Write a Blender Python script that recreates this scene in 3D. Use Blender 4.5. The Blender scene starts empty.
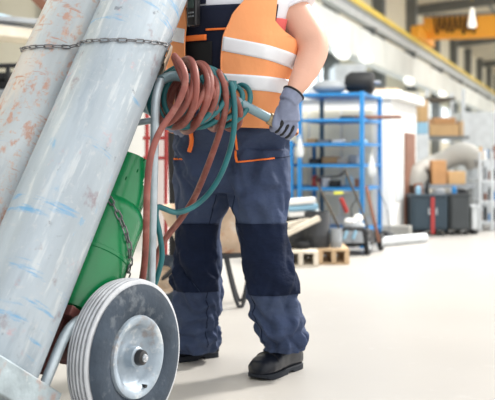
import bpy, bmesh, math, random
from mathutils import Vector, Matrix, noise
random.seed(7)
V = Vector
C = bpy.context.scene.collection
F = 1000.0; HY = 155.0; EYE = 0.95
def P(px, py, Y):                                   # a place seen in the photograph, at a distance Y
    return V(((px-247.5)*Y/F, Y, EYE-(py-HY)*Y/F))
D = V((.322, .947, 0)).normalized(); E = V((D.y, -D.x, 0))
def H(s, w, z=0): return D*s + E*w + V((0,0,z))     # hall axes: s along the aisle, w across it
def hs(px, py, Y):
    p = P(px, py, Y); return p.dot(D), p.dot(E), p.z

# ------------------------------------------------------------------ materials
def mat(name, col, rough=.6, metal=0, var=.0, vscale=8, stains=(), bump=0, bscale=40, stretch=(1,1,1), spec=.5, emit=None, bdist=.01, coat=0):
    m = bpy.data.materials.new(name); m.use_nodes = True
    nt = m.node_tree; N = nt.nodes; L = nt.links; b = N['Principled BSDF']
    b.inputs['Roughness'].default_value = rough; b.inputs['Metallic'].default_value = metal
    b.inputs['Specular IOR Level'].default_value = spec
    if coat: b.inputs['Coat Weight'].default_value = coat; b.inputs['Coat Roughness'].default_value = .15
    col = (*col, 1)
    b.inputs['Base Color'].default_value = col
    if emit: b.inputs['Emission Color'].default_value = (*emit[0],1); b.inputs['Emission Strength'].default_value = emit[1]
    if var or stains or bump:
        tc = N.new('ShaderNodeTexCoord'); mp = N.new('ShaderNodeMapping'); mp.inputs['Scale'].default_value = stretch
        L.new(tc.outputs['Object'], mp.inputs['Vector'])
        cur = None
        if var:
            n = N.new('ShaderNodeTexNoise'); n.inputs['Scale'].default_value = vscale; n.inputs['Detail'].default_value = 6
            L.new(mp.outputs[0], n.inputs['Vector'])
            r = N.new('ShaderNodeValToRGB'); r.color_ramp.elements[0].position = .3; r.color_ramp.elements[1].position = .7
            r.color_ramp.elements[0].color = (*[c*(1-var) for c in col[:3]],1); r.color_ramp.elements[1].color = (*[min(1,c*(1+var)) for c in col[:3]],1)
            L.new(n.outputs['Fac'], r.inputs['Fac']); cur = r.outputs['Color']
        for i, (sc, scale, th, amt, st, seedoff) in enumerate(stains):
            mp2 = N.new('ShaderNodeMapping'); mp2.inputs['Scale'].default_value = st; mp2.inputs['Location'].default_value = (seedoff, seedoff*.7, seedoff*.3)
            L.new(tc.outputs['Object'], mp2.inputs['Vector'])
            n = N.new('ShaderNodeTexNoise'); n.inputs['Scale'].default_value = scale; n.inputs['Detail'].default_value = 8; n.inputs['Roughness'].default_value = .65
            L.new(mp2.outputs[0], n.inputs['Vector'])
            r = N.new('ShaderNodeValToRGB'); r.color_ramp.elements[0].position = th; r.color_ramp.elements[1].position = min(1,th+.08)
            r.color_ramp.elements[0].color = (0,0,0,1); r.color_ramp.elements[1].color = (amt,)*3+(1,)
            L.new(n.outputs['Fac'], r.inputs['Fac'])
            mx = N.new('ShaderNodeMix'); mx.data_type = 'RGBA'
            L.new(r.outputs['Color'], mx.inputs[0])
            if cur: L.new(cur, mx.inputs[6])
            else: mx.inputs[6].default_value = col
            mx.inputs[7].default_value = (*sc,1); cur = mx.outputs[2]
        if cur: L.new(cur, b.inputs['Base Color'])
        if bump:
            n = N.new('ShaderNodeTexNoise'); n.inputs['Scale'].default_value = bscale; n.inputs['Detail'].default_value = 5
            L.new(mp.outputs[0], n.inputs['Vector'])
            bp = N.new('ShaderNodeBump'); bp.inputs['Strength'].default_value = bump; bp.inputs['Distance'].default_value = bdist
            L.new(n.outputs['Fac'], bp.inputs['Height']); L.new(bp.outputs[0], b.inputs['Normal'])
    return m
M = {}
RUST = (.42,.17,.08)
M['cylgrey'] = mat('cylgrey', (.39,.45,.50), .40, .12, .16, 5, [
    ((.25,.31,.37), 3, .50, .6, (2,2,.35), 3), ((.58,.62,.64), 9, .54, .65, (3,3,.4), 9), ((.52,.54,.55), 40, .57, .5, (1,1,1), 11),
    ((.26,.20,.22), 7, .60, .75, (1.1,1.1,.9), 1.3), ((.60,.27,.28), 8, .61, .6, (1,1,1), 7.7),
    ((.08,.33,.60), 4, .60, .8, (.8,.8,5.5), 5.3), ((.10,.36,.62), 10, .64, .7, (1.0,1.0,.5), 21), ((.14,.15,.18), 26, .63, .7, (1,1,.8), 15)], .2, 30, (2,2,.5))
M['cylrust'] = mat('cylrust', (.42,.46,.48), .45, .1, .16, 5, [
    ((.56,.50,.44), 3, .48, .6, (2,2,.5), 2), ((.27,.31,.36), 4, .56, .6, (2,2,.4), 6.5), ((.45,.20,.11), 14, .55, .7, (1.3,1.3,.8), 4.4), ((.42,.19,.11), 12, .575, .75, (.7,.7,3.5), 8.1), ((.52,.30,.20), 40, .56, .6, (1,1,1), 3.1),
    ((.10,.30,.55), 5, .64, .6, (.8,.8,5), 12)], .2, 30, (2,2,.5))
M['green'] = mat('green', (.0,.185,.055), .25, 0, .12, 4, [((.25,.45,.35), 14, .70, .5, (1,1,1), 2)], coat=.15)
M['chain'] = mat('chain', (.20,.20,.21), .4, .8, .3, 30)
M['galv'] = mat('galv', (.40,.46,.50), .38, .55, .18, 18, [((.30,.28,.27), 20, .66, .6, (1,1,1), 3)])
M['plate'] = mat('plate', (.32,.38,.41), .6, .25, .2, 10, [((.36,.24,.20), 7, .58, .7, (1,1,1), 3), ((.62,.64,.62), 12, .60, .7, (1,1,1), 8)], .3, 40)
M['darkred'] = mat('darkred', (.12,.035,.03), .6, .1, .3, 12)
M['rubber'] = mat('rubber', (.034,.048,.068), .7, 0, .25, 9, [((.16,.18,.20), 10, .54, .5, (1,1,1), 2)], .2, 60, spec=.25)
M['tread'] = mat('tread', (.46,.48,.51), .8, 0, .15, 14, [((.25,.26,.28), 12, .60, .6, (1,1,1), 5)], .3, 70)
M['groove'] = mat('groove', (.06,.065,.075), .8)
M['rim'] = mat('rim', (.30,.36,.42), .45, .25, .2, 14, [((.27,.23,.21), 10, .57, .7, (1,1,1), 2), ((.05,.30,.48), 9, .64, .8, (1,1,1), 6.2), ((.60,.62,.62), 13, .56, .7, (1,1,1), 9)], .2, 40)
M['blackplastic'] = mat('blackplastic', (.012,.012,.014), .35)
M['steel'] = mat('steel', (.6,.62,.65), .25, .9)
M['handle'] = mat('handle', (.20,.30,.34), .35, .2, .08, 10)
M['handle_end'] = mat('handle_end', (.45,.36,.22), .5, .4, .35, 60)
M['redhose'] = mat('redhose', (.22,.06,.045), .5, 0, .25, 14, [((.32,.14,.11), 18, .54, .5, (1,1,1), 4)])
M['tealhose'] = mat('tealhose', (.010,.125,.14), .42, 0, .25, 14)
M['navy'] = mat('navy', (.040,.058,.115), .85, 0, .14, 6, [((.052,.072,.125), 4, .5, .5, (1,1,1.5), 3)], .75, 9, (1,1,1.6), spec=.25, bdist=.035)
M['navydark'] = mat('navydark', (.008,.014,.036), .85, 0, .2, 8, [], .7, 9, (1,1,1.6), spec=.15, bdist=.035)
M['bib'] = mat('bib', (.016,.020,.038), .9, 0, .2, 8, [], .3, 300, spec=.12)
M['orangetrim'] = mat('orangetrim', (.95,.20,.03), .7)
M['vest'] = mat('vest', (1.0,.40,.17), .75, 0, .05, 5, [], .5, 6, (1,1,.6), spec=.2, bdist=.03)
M['reflect'] = mat('reflect', (.84,.86,.90), .35, .1, .06, 12)
M['shirt'] = mat('shirt', (.78,.79,.84), .85, 0, .04, 6)
M['shirtpink'] = mat('shirtpink', (.85,.16,.15), .8)
M['skin'] = mat('skin', (.66,.37,.27), .5, 0, .07, 7, [], .08, 120)
M['hair'] = mat('hair', (.06,.035,.02), .6, 0, .3, 60)
M['eye'] = mat('eye', (.75,.75,.75), .2); M['iris'] = mat('iris', (.05,.08,.12), .2); M['lip'] = mat('lip', (.5,.18,.15), .5)
M['glove'] = mat('glove', (.25,.28,.39), .9, 0, .14, 30, [], .5, 400, spec=.2)
M['gloveblack'] = mat('gloveblack', (.01,.011,.014), .7)
M['shoe'] = mat('shoe', (.006,.008,.014), .38, 0, .2, 20, spec=.3)
M['sole'] = mat('sole', (.016,.019,.026), .75, spec=.2)
M['lace'] = mat('lace', (.16,.24,.34), .7)
M['floor'] = mat('floor', (.43,.413,.388), .42, 0, .05, .8, [((.44,.42,.39), 1.3, .52, .5, (1,1,1), 4), ((.52,.51,.49), 7, .60, .3, (1,1,1), 9), ((.40,.38,.36), 18, .66, .4, (1,1,1), 19)], .05, 8, spec=.4)
M['cream'] = mat('cream', (.80,.76,.62), .7, 0, .04, 2)
M['creamroof'] = mat('creamroof', (.74,.69,.58), .8, 0, .05, .5)
M['white'] = mat('white', (.80,.80,.78), .6, 0, .03, 2)
M['concrete'] = mat('concrete', (.76,.79,.77), .7, 0, .10, .8)
M['greysteel'] = mat('greysteel', (.17,.18,.18), .5, .3, .1, 3)
M['darkbrown'] = mat('darkbrown', (.10,.085,.065), .7, 0, .2, 2)
M['yellow'] = mat('yellow', (.82,.60,.08), .5, 0, .08, 2)
M['crane'] = mat('crane', (1.0,.42,.03), .5, 0, .06, 2)
M['blue'] = mat('blue', (.012,.18,.46), .45, 0, .1, 5)
M['bluedark'] = mat('bluedark', (.02,.08,.14), .5)
M['wood'] = mat('wood', (.50,.36,.22), .8, 0, .2, 5, [], .2, 20, (1,1,.3))
M['woodlight'] = mat('woodlight', (.66,.60,.50), .8, 0, .15, 6)
M['card'] = mat('card', (.52,.34,.17), .85, 0, .1, 5)
M['crateorange'] = mat('crateorange', (.50,.27,.12), .8, 0, .15, 5)
M['brown'] = mat('brown', (.20,.085,.05), .6, 0, .2, 5)
M['black'] = mat('black', (.012,.013,.015), .6, 0, .2, 8, spec=.3)
M['tank'] = mat('tank', (.032,.035,.04), .7, 0, .15, 6)
M['cabinet'] = mat('cabinet', (.016,.034,.05), .5, 0, .12, 3)
M['cabinet2'] = mat('cabinet2', (.035,.042,.046), .5, 0, .12, 3)
M['red'] = mat('red', (.36,.03,.028), .5, 0, .1, 8)
M['duct'] = mat('duct', (.33,.325,.30), .8, 0, .15, 3)
M['lightgrey'] = mat('lightgrey', (.55,.58,.60), .5, .1, .12, 6)
M['midgrey'] = mat('midgrey', (.25,.27,.29), .6, .1, .15, 6)
M['greenbox'] = mat('greenbox', (.02,.12,.07), .6, 0, .1, 5)
M['bluelight'] = mat('bluelight', (.25,.45,.60), .5)
M['tan'] = mat('tan', (.58,.44,.32), .7, 0, .2, 8, [(RUST, 5, .58, .7, (1,1,1), 3), ((.66,.66,.62), 4, .56, .7, (1,1,1), 7)], .2, 20)
M['window'] = mat('window', (.75,.85,.95), .1, 0, emit=((.88,.95,1.0), 1.5))
M['whiteglow'] = mat('whiteglow', (.95,.95,.9), .3, emit=((1,.98,.9), .7))
M['lightyellow'] = mat('lightyellow', (.75,.75,.10), .6)
M['screen'] = mat('screen', (.07,.10,.09), .15)

# ------------------------------------------------------------------ mesh building
class MB:
    def __init__(s): s.v = []; s.f = []
    def add(s, vs, fs):
        o = len(s.v); s.v += [V(x) for x in vs]; s.f += [tuple(i+o for i in f) for f in fs]; return s
    def box(s, c, size, X=None, Y=None, Z=None):
        X = (X or V((1,0,0))); Y = (Y or V((0,1,0))); Z = (Z or X.cross(Y).normalized()); c = V(c)
        vs = [c+X*(i*size[0]/2)+Y*(j*size[1]/2)+Z*(k*size[2]/2) for k in (-1,1) for j in (-1,1) for i in (-1,1)]
        return s.add(vs, [(0,2,3,1),(4,5,7,6),(0,1,5,4),(2,6,7,3),(0,4,6,2),(1,3,7,5)])
    def bar(s, a, b, w, h=None, up=V((0,0,1))):
        a = V(a); b = V(b); d = b-a; L = d.length; d.normalize()
        if abs(d.dot(up)) > .95: up = V((1,0,0))
        X = d.cross(up).normalized(); Z = X.cross(d).normalized()
        return s.box((a+b)/2, (w, L, h or w), X, d, Z)
    def tube(s, path, r, seg=12, closed=False, caps=True, squash=None):
        path = [V(p) for p in path]; n = len(path)
        R = r if isinstance(r, (list,tuple)) else [r]*n
        vs = []; T = []
        for i in range(n):
            a = path[(i-1)%n] if (closed or i>0) else path[i]; b = path[(i+1)%n] if (closed or i<n-1) else path[i]
            T.append((b-a).normalized())
        up = V((0,0,1)) if abs(T[0].z) < .9 else V((1,0,0))
        x = T[0].cross(up).normalized()
        for i in range(n):
            x = (x - T[i]*x.dot(T[i])).normalized(); y = T[i].cross(x)
            rr = R[i]; ra, rb = (rr if isinstance(rr, tuple) else (rr, rr))
            for k in range(seg):
                a = 2*math.pi*k/seg; vs.append(path[i]+x*math.cos(a)*ra+y*math.sin(a)*rb)
        fs = []
        for i in range(n if closed else n-1):
            j = (i+1)%n
            for k in range(seg):
                l = (k+1)%seg; fs.append((i*seg+k, i*seg+l, j*seg+l, j*seg+k))
        if caps and not closed: fs += [tuple(range(seg-1,-1,-1)), tuple(range((n-1)*seg, n*seg))]
        return s.add(vs, fs)
    def cyl(s, a, b, r, r2=None, seg=20): return s.tube([a,b], [r, r if r2 is None else r2], seg)
    def lathe(s, prof, seg=48, o=V((0,0,0)), ax=V((0,0,1)), full=True):
        ax = V(ax).normalized(); x = ax.orthogonal().normalized(); y = ax.cross(x); o = V(o)
        vs = [o+ax*h+(x*math.cos(2*math.pi*k/seg)+y*math.sin(2*math.pi*k/seg))*r for r, h in prof for k in range(seg)]
        fs = [(i*seg+k, i*seg+(k+1)%seg, (i+1)*seg+(k+1)%seg, (i+1)*seg+k) for i in range(len(prof)-1) for k in range(seg)]
        return s.add(vs, fs)
    def sph(s, c, r, seg=16, rings=10, X=V((1,0,0)), Y=V((0,1,0)), Z=V((0,0,1))):
        if not isinstance(r, (tuple,list)): r = (r,r,r)
        c = V(c); vs = []
        for i in range(rings+1):
            t = math.pi*i/rings
            for k in range(seg):
                a = 2*math.pi*k/seg
                vs.append(c+X*(r[0]*math.sin(t)*math.cos(a))+Y*(r[1]*math.sin(t)*math.sin(a))+Z*(r[2]*math.cos(t)))
        return s.add(vs, [(i*seg+k,(i+1)*seg+k,(i+1)*seg+(k+1)%seg,i*seg+(k+1)%seg) for i in range(rings) for k in range(seg)])
    def grid(s, fn, nu, nv, thick=0, wrap=False):
        # fn(u,v) -> (point, normal)
        A = [[fn(i/nu, j/nv) for j in range(nv+1)] for i in range(nu+1)]
        o = [p+n*(thick/2) for row in A for p, n in row]; W = nv+1
        fs = [(i*W+j, (i+1)*W+j, (i+1)*W+j+1, i*W+j+1) for i in range(nu) for j in range(nv)]
        if thick:
            K = len(o); o += [p-n*(thick/2) for row in A for p, n in row]
            fs += [tuple(x+K for x in reversed(f)) for f in fs]
            for i in range(nu):
                fs.append((i*W, i*W+K, (i+1)*W+K, (i+1)*W)); fs.append((i*W+nv, (i+1)*W+nv, (i+1)*W+nv+K, i*W+nv+K))
            for j in range(nv):
                fs.append((j, j+1, j+1+K, j+K)); fs.append((nu*W+j, nu*W+j+K, nu*W+j+1+K, nu*W+j+1))
        return s.add(o, fs)
    def build(s, name, m, parent=None, bevel=0, smooth=True, mods=(), matrix=None, angle=40):
        me = bpy.data.meshes.new(name); me.from_pydata([tuple(v) for v in s.v], [], s.f)
        bm = bmesh.new(); bm.from_mesh(me); bmesh.ops.remove_doubles(bm, verts=bm.verts, dist=1e-5)
        bmesh.ops.recalc_face_normals(bm, faces=bm.faces); bm.to_mesh(me); bm.free()
        me.materials.append(M[m] if isinstance(m, str) else m)
        o = bpy.data.objects.new(name, me); C.objects.link(o)
        if parent:
            o.parent = parent
            if matrix is None: o.matrix_parent_inverse = parent.matrix_basis.inverted()
        elif matrix is not None: o.matrix_basis = matrix
        if bevel:
            b = o.modifiers.new('bevel','BEVEL'); b.width = bevel; b.segments = 2; b.limit_method = 'ANGLE'
        for md in mods: md(o)
        if smooth:
            for p in me.polygons: p.use_smooth = True
            if angle:
                try: me.set_sharp_from_angle(angle=math.radians(angle))
                except Exception: pass
        return o
def remesh(vox, sm=0):
    def f(o):
        r = o.modifiers.new('remesh','REMESH'); r.mode = 'VOXEL'; r.voxel_size = vox; r.use_smooth_shade = True
        if sm: s_ = o.modifiers.new('smooth','SMOOTH'); s_.iterations = sm; s_.factor = .5
    return f
def tag(o, label=None, cat=None, group=None, kind=None):
    if label: o['label'] = label
    if cat: o['category'] = cat
    if group: o['group'] = group
    if kind: o['kind'] = kind
    return o
def thing(name, label, cat, loc, group=None, mtx=None):
    o = bpy.data.objects.new(name, None); C.objects.link(o); o.empty_display_size = .1
    if mtx is not None: o.matrix_basis = mtx
    else: o.matrix_basis = Matrix.Translation(V(loc))
    return tag(o, label, cat, group)
def copy_tree(o, parent=None):
    c = o.copy(); C.objects.link(c)
    if parent: c.parent = parent
    for ch in [x for x in bpy.data.objects if x.parent == o]: copy_tree(ch, c)
    return c
def catmull(pts, n=8, closed=False):
    pts = [V(p) for p in pts]; out = []; m = len(pts)
    for i in range(m if closed else m-1):
        g = (lambda k: pts[k % m]) if closed else (lambda k: pts[max(0,min(m-1,k))])
        a,b,c,d = g(i-1),g(i),g(i+1),g(i+2)
        for k in range(n):
            t = k/n; out.append(.5*((2*b)+(c-a)*t+(2*a-5*b+4*c-d)*t*t+(3*b-a-3*c+d)*t**3))
    if not closed: out.append(pts[-1])
    return out
def lerp_table(tab, x):
    if x <= tab[0][0]: return list(tab[0][1:])
    for a, b in zip(tab, tab[1:]):
        if x <= b[0]:
            t = (x-a[0])/(b[0]-a[0]); t = t*t*(3-2*t)*.5+t*.5
            return [p+(q-p)*t for p, q in zip(a[1:], b[1:])]
    return list(tab[-1][1:])
def frame(o, X, Y, Z):
    return Matrix(((X.x,Y.x,Z.x,o.x),(X.y,Y.y,Z.y,o.y),(X.z,Y.z,Z.z,o.z),(0,0,0,1)))

# ================================================================== THE HAND CART
th = math.radians(32.3)
tdir = V((.52,.854,0)).normalized(); nn = V((tdir.y,-tdir.x,0))
uu = V((0,0,1))*math.cos(th)+tdir*math.sin(th); vv = tdir*math.cos(th)-V((0,0,1))*math.sin(th)
O = V((-.693,3.598,.262))
def Lc(a, b, c): return O+nn*a+vv*b+uu*c
RW = .262
cart = thing('hand_cart', 'two-wheeled steel gas cylinder cart tipped back on its wheels, loaded with cylinders', 'hand cart', V((O.x,O.y,0)))
# foot plate
b = MB(); b.box(Lc(0,-.40,-.272), (.58,.36,.07), nn, vv, uu)
b.build('foot_plate', 'plate', cart, bevel=.008)
b = MB(); b.bar(Lc(.298,-.22,-.272), Lc(.298,-.60,-.272), .022, .10, uu); b.bar(Lc(-.312,-.22,-.272), Lc(-.312,-.60,-.272), .022, .10, uu)
b.bar(Lc(-.31,-.585,-.262), Lc(.31,-.585,-.262), .02, .09, uu)
b.build('foot_plate_rim', 'plate', cart, bevel=.005)
# main rails and cross bars behind the big cylinders
b = MB()
for a in (-.14,.14): b.tube([Lc(a,-.235,-.24), Lc(a,-.235,1.15)], .015)
b.build('frame_rail', 'galv', cart)
for c in (.05, .55, 1.08): MB().box(Lc(0,-.245,c), (.34,.012,.05), nn, vv, uu).build('cross_bar', 'galv', cart, bevel=.003)
b = MB(); b.tube([Lc(-.42,0,0), Lc(.405,0,0)], .014); b.build('axle', 'galv', cart)
b = MB(); b.box(Lc(.05,-.11,.045), (.40,.30,.035), nn, vv, uu)
b.box(Lc(.05,-.2,-.06), (.30,.05,.2), nn, vv, uu); b.box(Lc(.05,-.06,-.01), (.06,.2,.08), nn, vv, uu)
b.build('bottle_shelf', 'darkred', cart, bevel=.004)
# curved side tubes from foot plate to the axle
for sgn in (1,-1):
    pts = [P(44,386,3.16), P(53,364,3.19), P(62,342,3.225), P(71,327,3.27), P(84,319,3.33), P(104,321,3.40), P(124,345,3.46)]
    if sgn < 0: pts = [p-nn*((p-O).dot(nn)*2) for p in pts]
    MB().tube(catmull(pts,8), .0175, 14).build('side_tube', 'galv', cart)
# uprights that bend over into the handles
hpts = [P(149.5,342,3.68), P(150.5,300,3.68), P(153,200,3.67), P(155,120,3.66), P(156.5,96,3.66), P(161,80,3.69), P(175,76,3.75), P(200,82,3.82), P(240,103,3.88), P(277,122.5,3.93)]
for sgn in (1,-1):
    pts = hpts if sgn > 0 else [p-nn*.48 for p in hpts]
    MB().tube(catmull(pts[:6],8), .0162, 16).build('upright', 'galv', cart)
    MB().tube([pts[0]+V((0,0,.01)), Lc(.27*sgn if sgn > 0 else -.30,0,0)], .012).build('strut', 'galv', cart)
    hd = MB().tube(catmull(pts[5:],8), .019, 16).build('handle', 'handle', cart)
    e = pts[-1]; dr = (pts[-1]-pts[-2]).normalized()
    g = MB().tube([e-dr*.040, e-dr*.038, e-dr*.02, e+dr*.025, e+dr*.027], [.018,.024,.024,.022,.012], 20).build('handle_end', 'handle_end', hd)
    MB().tube([Lc(.14*sgn,-.235,.80), pts[3]], .012).build('brace', 'galv', cart)
# handle-side strap plate at the cylinder neck
def bandpt(ang, c, r=.158): return Lc(.155+math.cos(ang)*r, -.406+math.sin(ang)*r, c)
b = MB().grid(lambda u,v: (bandpt(math.radians(25+55*u), 1.00+.08*v, .165), (nn*math.cos(math.radians(25+55*u))+vv*math.sin(math.radians(25+55*u)))), 16, 3, .006)
tag(b.build('cylinder_bracket', 'tan', cart), 'tan rust-stained curved bracket')
# wheels (axis along nn); local wheel built around the face centre
def wheel(ac, sgn):
    c = Lc(ac,0,0)
    ax = nn*sgn; hw = .052
    prof = [(.138,hw-.014),(.146,hw-.006),(.160,hw-.001),(.185,hw+.003),(.215,hw+.002),(.236,hw-.004),(.247,hw-.010)]
    prof2 = [(r,-h) for r, h in reversed(prof)]
    b = MB().lathe(prof+[(.243,hw-.014),(.240,hw-.02),(.240,0),(.240,-hw+.02),(.243,-hw+.014)]+prof2, 96, c, ax)
    ty = b.build('tyre', 'rubber', cart)
    # ribbed tread: six ribs with rounded crown
    b = MB(); ribs = 6; W = .090
    for k in range(ribs):
        x0 = -W/2+k*W/ribs; x1 = x0+W/ribs-.007
        cr = lambda x: .266-4.0*x*x
        b.lathe([(.240,x0),(cr(x0)-.002,x0),(cr(x0+.002),x0+.002),(cr(x1-.002),x1-.002),(cr(x1)-.002,x1),(.240,x1)], 96, c, ax)
    b.build('tread', 'tread', ty)
    rp = [(.143,hw-.010),(.139,hw+.001),(.131,hw+.003),(.116,hw-.003),(.106,hw-.010),(.099,hw-.030),(.090,hw-.038),(.070,hw-.044),(.050,hw-.044),(.041,hw-.040),(.037,hw-.034),(.035,hw-.006),(.030,hw-.001),(.012,hw-.001)]
    rb = [(.012,-hw+.01),(.036,-hw+.01),(.04,-hw+.03),(.10,-hw+.03),(.130,-hw+.02),(.139,-hw),(.143,-hw+.010)]
    r = MB().lathe(rp+rb, 72, c, ax).build('rim', 'rim', cart)
    MB().lathe([(.0,hw+.024),(.014,hw+.024),(.024,hw+.019),(.027,hw+.010),(.027,hw-.004)], 32, c, ax).build('hub_cap', 'blackplastic', cart)
    MB().lathe([(0,hw+.034),(.007,hw+.034),(.009,hw+.030),(.010,hw+.02)], 6, c, ax).cyl(c, c+ax*(hw+.028), .013).build('axle_bolt', 'steel', cart)
    q = nn.cross(V((0,0,1)))
    vp = c + V((0,0,-1))*.105 + q*(-.035*1)
    MB().cyl(vp+ax*(hw-.03), vp+ax*(hw+.004), .006).build('valve', 'blackplastic', cart)
wheel(.328, 1); wheel(-.36, -1)

# ------------------------------------------------------------------ gas cylinders
def gas_cylinder(a, bb, r, c0, c1, m, label, roll=0):
    X = nn*math.cos(roll)+vv*math.sin(roll); Y = uu.cross(X)
    root = thing('gas_cylinder', label, 'gas cylinder', (0,0,0), None, frame(Lc(a,bb,c0), X, Y, uu))
    h = c1-c0
    prof = [(0,.012),(r*.55,.008),(r*.8,0),(r*.93,.004),(r,.02),(r,h-.16)]
    prof += [(r*math.cos(t)*.86+r*.14*math.cos(t), h-.16+.13*math.sin(t)) for t in [k*math.pi/16 for k in range(1,7)]]+[(.04,h-.02),(.035,h)]
    MB().lathe(prof, 96).build('body', m, root, matrix=1)
    MB().lathe([(.03,h-.01),(.045,h-.005),(.05,h+.02),(.05,h+.12),(.04,h+.15),(0,h+.155)], 32).build('valve_cap', m, root, matrix=1)
    return root
gas_cylinder(.155,-.406,.150,-.234,1.60,'cylgrey','large pale grey gas cylinder with blue paint smears, nearer the wheel, leaning on the cart', .4)
gas_cylinder(-.140,-.406,.141,-.234,1.58,'cylrust','large grey gas cylinder with rust-brown scratches, at the left edge of the cart', 1.1)
# green bottle
ga, gb, gr, g0, g1 = .125,-.115,.130,.066,.56
gbt = thing('gas_bottle', 'squat glossy green gas bottle with a guard collar, behind the grey cylinders', 'gas bottle', (0,0,0), None, frame(Lc(ga,gb,g0), nn, vv, uu))
h = g1-g0
prof = [(0,.01),(gr*.7,.006),(gr*.92,.02),(gr,.06),(gr,.235),(gr+.003,.238),(gr+.003,.25),(gr,.253),(gr,h-.1)]+[(gr*math.cos(t), h-.1+.1*math.sin(t)) for t in [k*math.pi/20 for k in range(1,8)]]+[(.03,h),(0,h)]
MB().lathe(prof, 72).build('body', 'green', gbt, matrix=1)
def collar(u, v):
    a = math.radians(130+300*u); 
    lo = h-.045; hi = h+.14
    z = lo+(hi-lo)*v
    return (V((math.cos(a)*.100, math.sin(a)*.100, z)), V((math.cos(a), math.sin(a), 0)))
def collar_faces():
    b = MB(); nu, nv = 90, 16
    for i in range(nu):
        for j in range(nv):
            u, v = (i+.5)/nu, (j+.5)/nv
            # two rounded hand slots
            hole = False
            for uc in (.22,.82):
                if ((u-uc)/.075)**4+((v-.66)/.17)**4 < 1: hole = True
            if hole: continue
            def f(uu_, vv_): return collar((i+uu_)/nu, (j+vv_)/nv)
            b.grid(f, 1, 1, .004)
    return b
collar_faces().build('collar', 'green', gbt, matrix=1, angle=30)
MB().tube([V((0,0,h-.01)),V((0,0,h+.09))], .016).tube([V((0,0,h+.06)),V((.05,-.02,h+.06))], .010).tube([V((0,0,h+.09)),V((0,0,h+.115))], .026, 8).build('valve', 'steel', gbt, matrix=1)

# ------------------------------------------------------------------ chains
def chain(path, name, label, link=.038, wire=.0025, width=.0135):
    # walk along the path and place alternating links
    segs = [0]
    for a_, b_ in zip(path, path[1:]): segs.append(segs[-1]+(b_-a_).length)
    def at(s):
        for i in range(len(path)-1):
            if s <= segs[i+1]: return path[i].lerp(path[i+1], (s-segs[i])/max(1e-9, segs[i+1]-segs[i])), (path[i+1]-path[i]).normalized()
        return path[-1], (path[-1]-path[-2]).normalized()
    pitch = link-2*wire*1.1; n = int(segs[-1]/pitch); b = MB()
    for k in range(n):
        p, t = at((k+.5)*pitch); side = t.orthogonal().normalized() if abs(t.z) > .9 else t.cross(V((0,0,1))).normalized()
        upv = side.cross(t).normalized(); ang = math.radians(25+90*(k%2)+random.uniform(-8,8))
        w = side*math.cos(ang)+upv*math.sin(ang); hl = link/2-width/2; ring = []
        for q in range(16):
            a = 2*math.pi*q/16; ca, sa = math.cos(a), math.sin(a)
            ring.append(p+t*(hl*(1 if ca > 0 else -1)+ca*width/2*.9)+w*(sa*width/2))
        b.tube(ring, wire, 6, closed=True)
    return tag(b.build(name, 'chain'), label, 'chain')
Z0 = 1.35
def hell(ac, z, ang, off=.006):                       # point where a level plane meets the leaning cylinder
    c = (z-Lc(ac,-.406,0).z)/uu.z; ctr = Lc(ac,-.406,c)
    r = (.150 if ac > 0 else .141)+off
    a_, b_ = math.cos(ang)*r, math.sin(ang)*r
    p = ctr+nn*a_+vv*b_; p = p-uu*((p.z-z)/uu.z); return p
pth = [hell(-.140, Z0+.0, math.radians(t)) for t in range(100, 326, 6)]
pth2 = [hell(.155, Z0+.005, math.radians(t)) for t in range(218, 388, 6)]
endp = [Lc(.20,-.235,1.02), Lc(.14,-.22,1.02)]
start = [Lc(-.14,-.235,1.02), Lc(-.2,-.23,1.03)]
pp = start+pth[1:]+pth2+endp
chain(catmull(pp,3), 'chain', 'steel link chain wrapped around the tops of both grey cylinders')
def gs(ang, c, off=.006): return Lc(ga+math.cos(ang)*(gr+off), gb+math.sin(ang)*(gr+off), c)
gp = [gs(math.radians(-95),.60,.0)] + [gs(math.radians(-92+13.5*k), .56-.029*k) for k in range(0,12)]
chain(catmull(gp,4), 'chain', 'steel link chain slung diagonally across the green gas bottle', .036, .0030, .017)

# ------------------------------------------------------------------ hoses
cA, cB = P(171,92,3.72), P(231,105,3.93)
cax = V((.56,.82,-.12)).normalized(); cx_ = V((0,0,1)); cx_ = (cx_-cax*cx_.dot(cax)).normalized(); cy_ = cax.cross(cx_)
def coil(f0, f1, turns, ph, rfun, jit=1.0, seed=0):
    out = []; n = int(turns*22)
    for i in range(n+1):
        k = i/n; f = f0+(f1-f0)*k; a = ph+2*math.pi*turns*k
        ctr = cA.lerp(cB, f); r = rfun(f)
        j = noise.noise(V((k*turns*1.1+seed, seed*3.1, 0)))
        j2 = noise.noise(V((k*turns*.8+seed, 7+seed, 2)))
        tilt = .045*math.cos(a+seed+1.5*j)+.03*j2
        out.append(ctr+(cx_*math.cos(a)+cy_*math.sin(a)*.92)*(r*(1+.16*j*jit))+cax*(tilt*jit)+V((0,0,-.02*j2)))
    return out
rf = lambda f: .122-.040*max(0,min(1,(f-.35)/.4))
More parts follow.
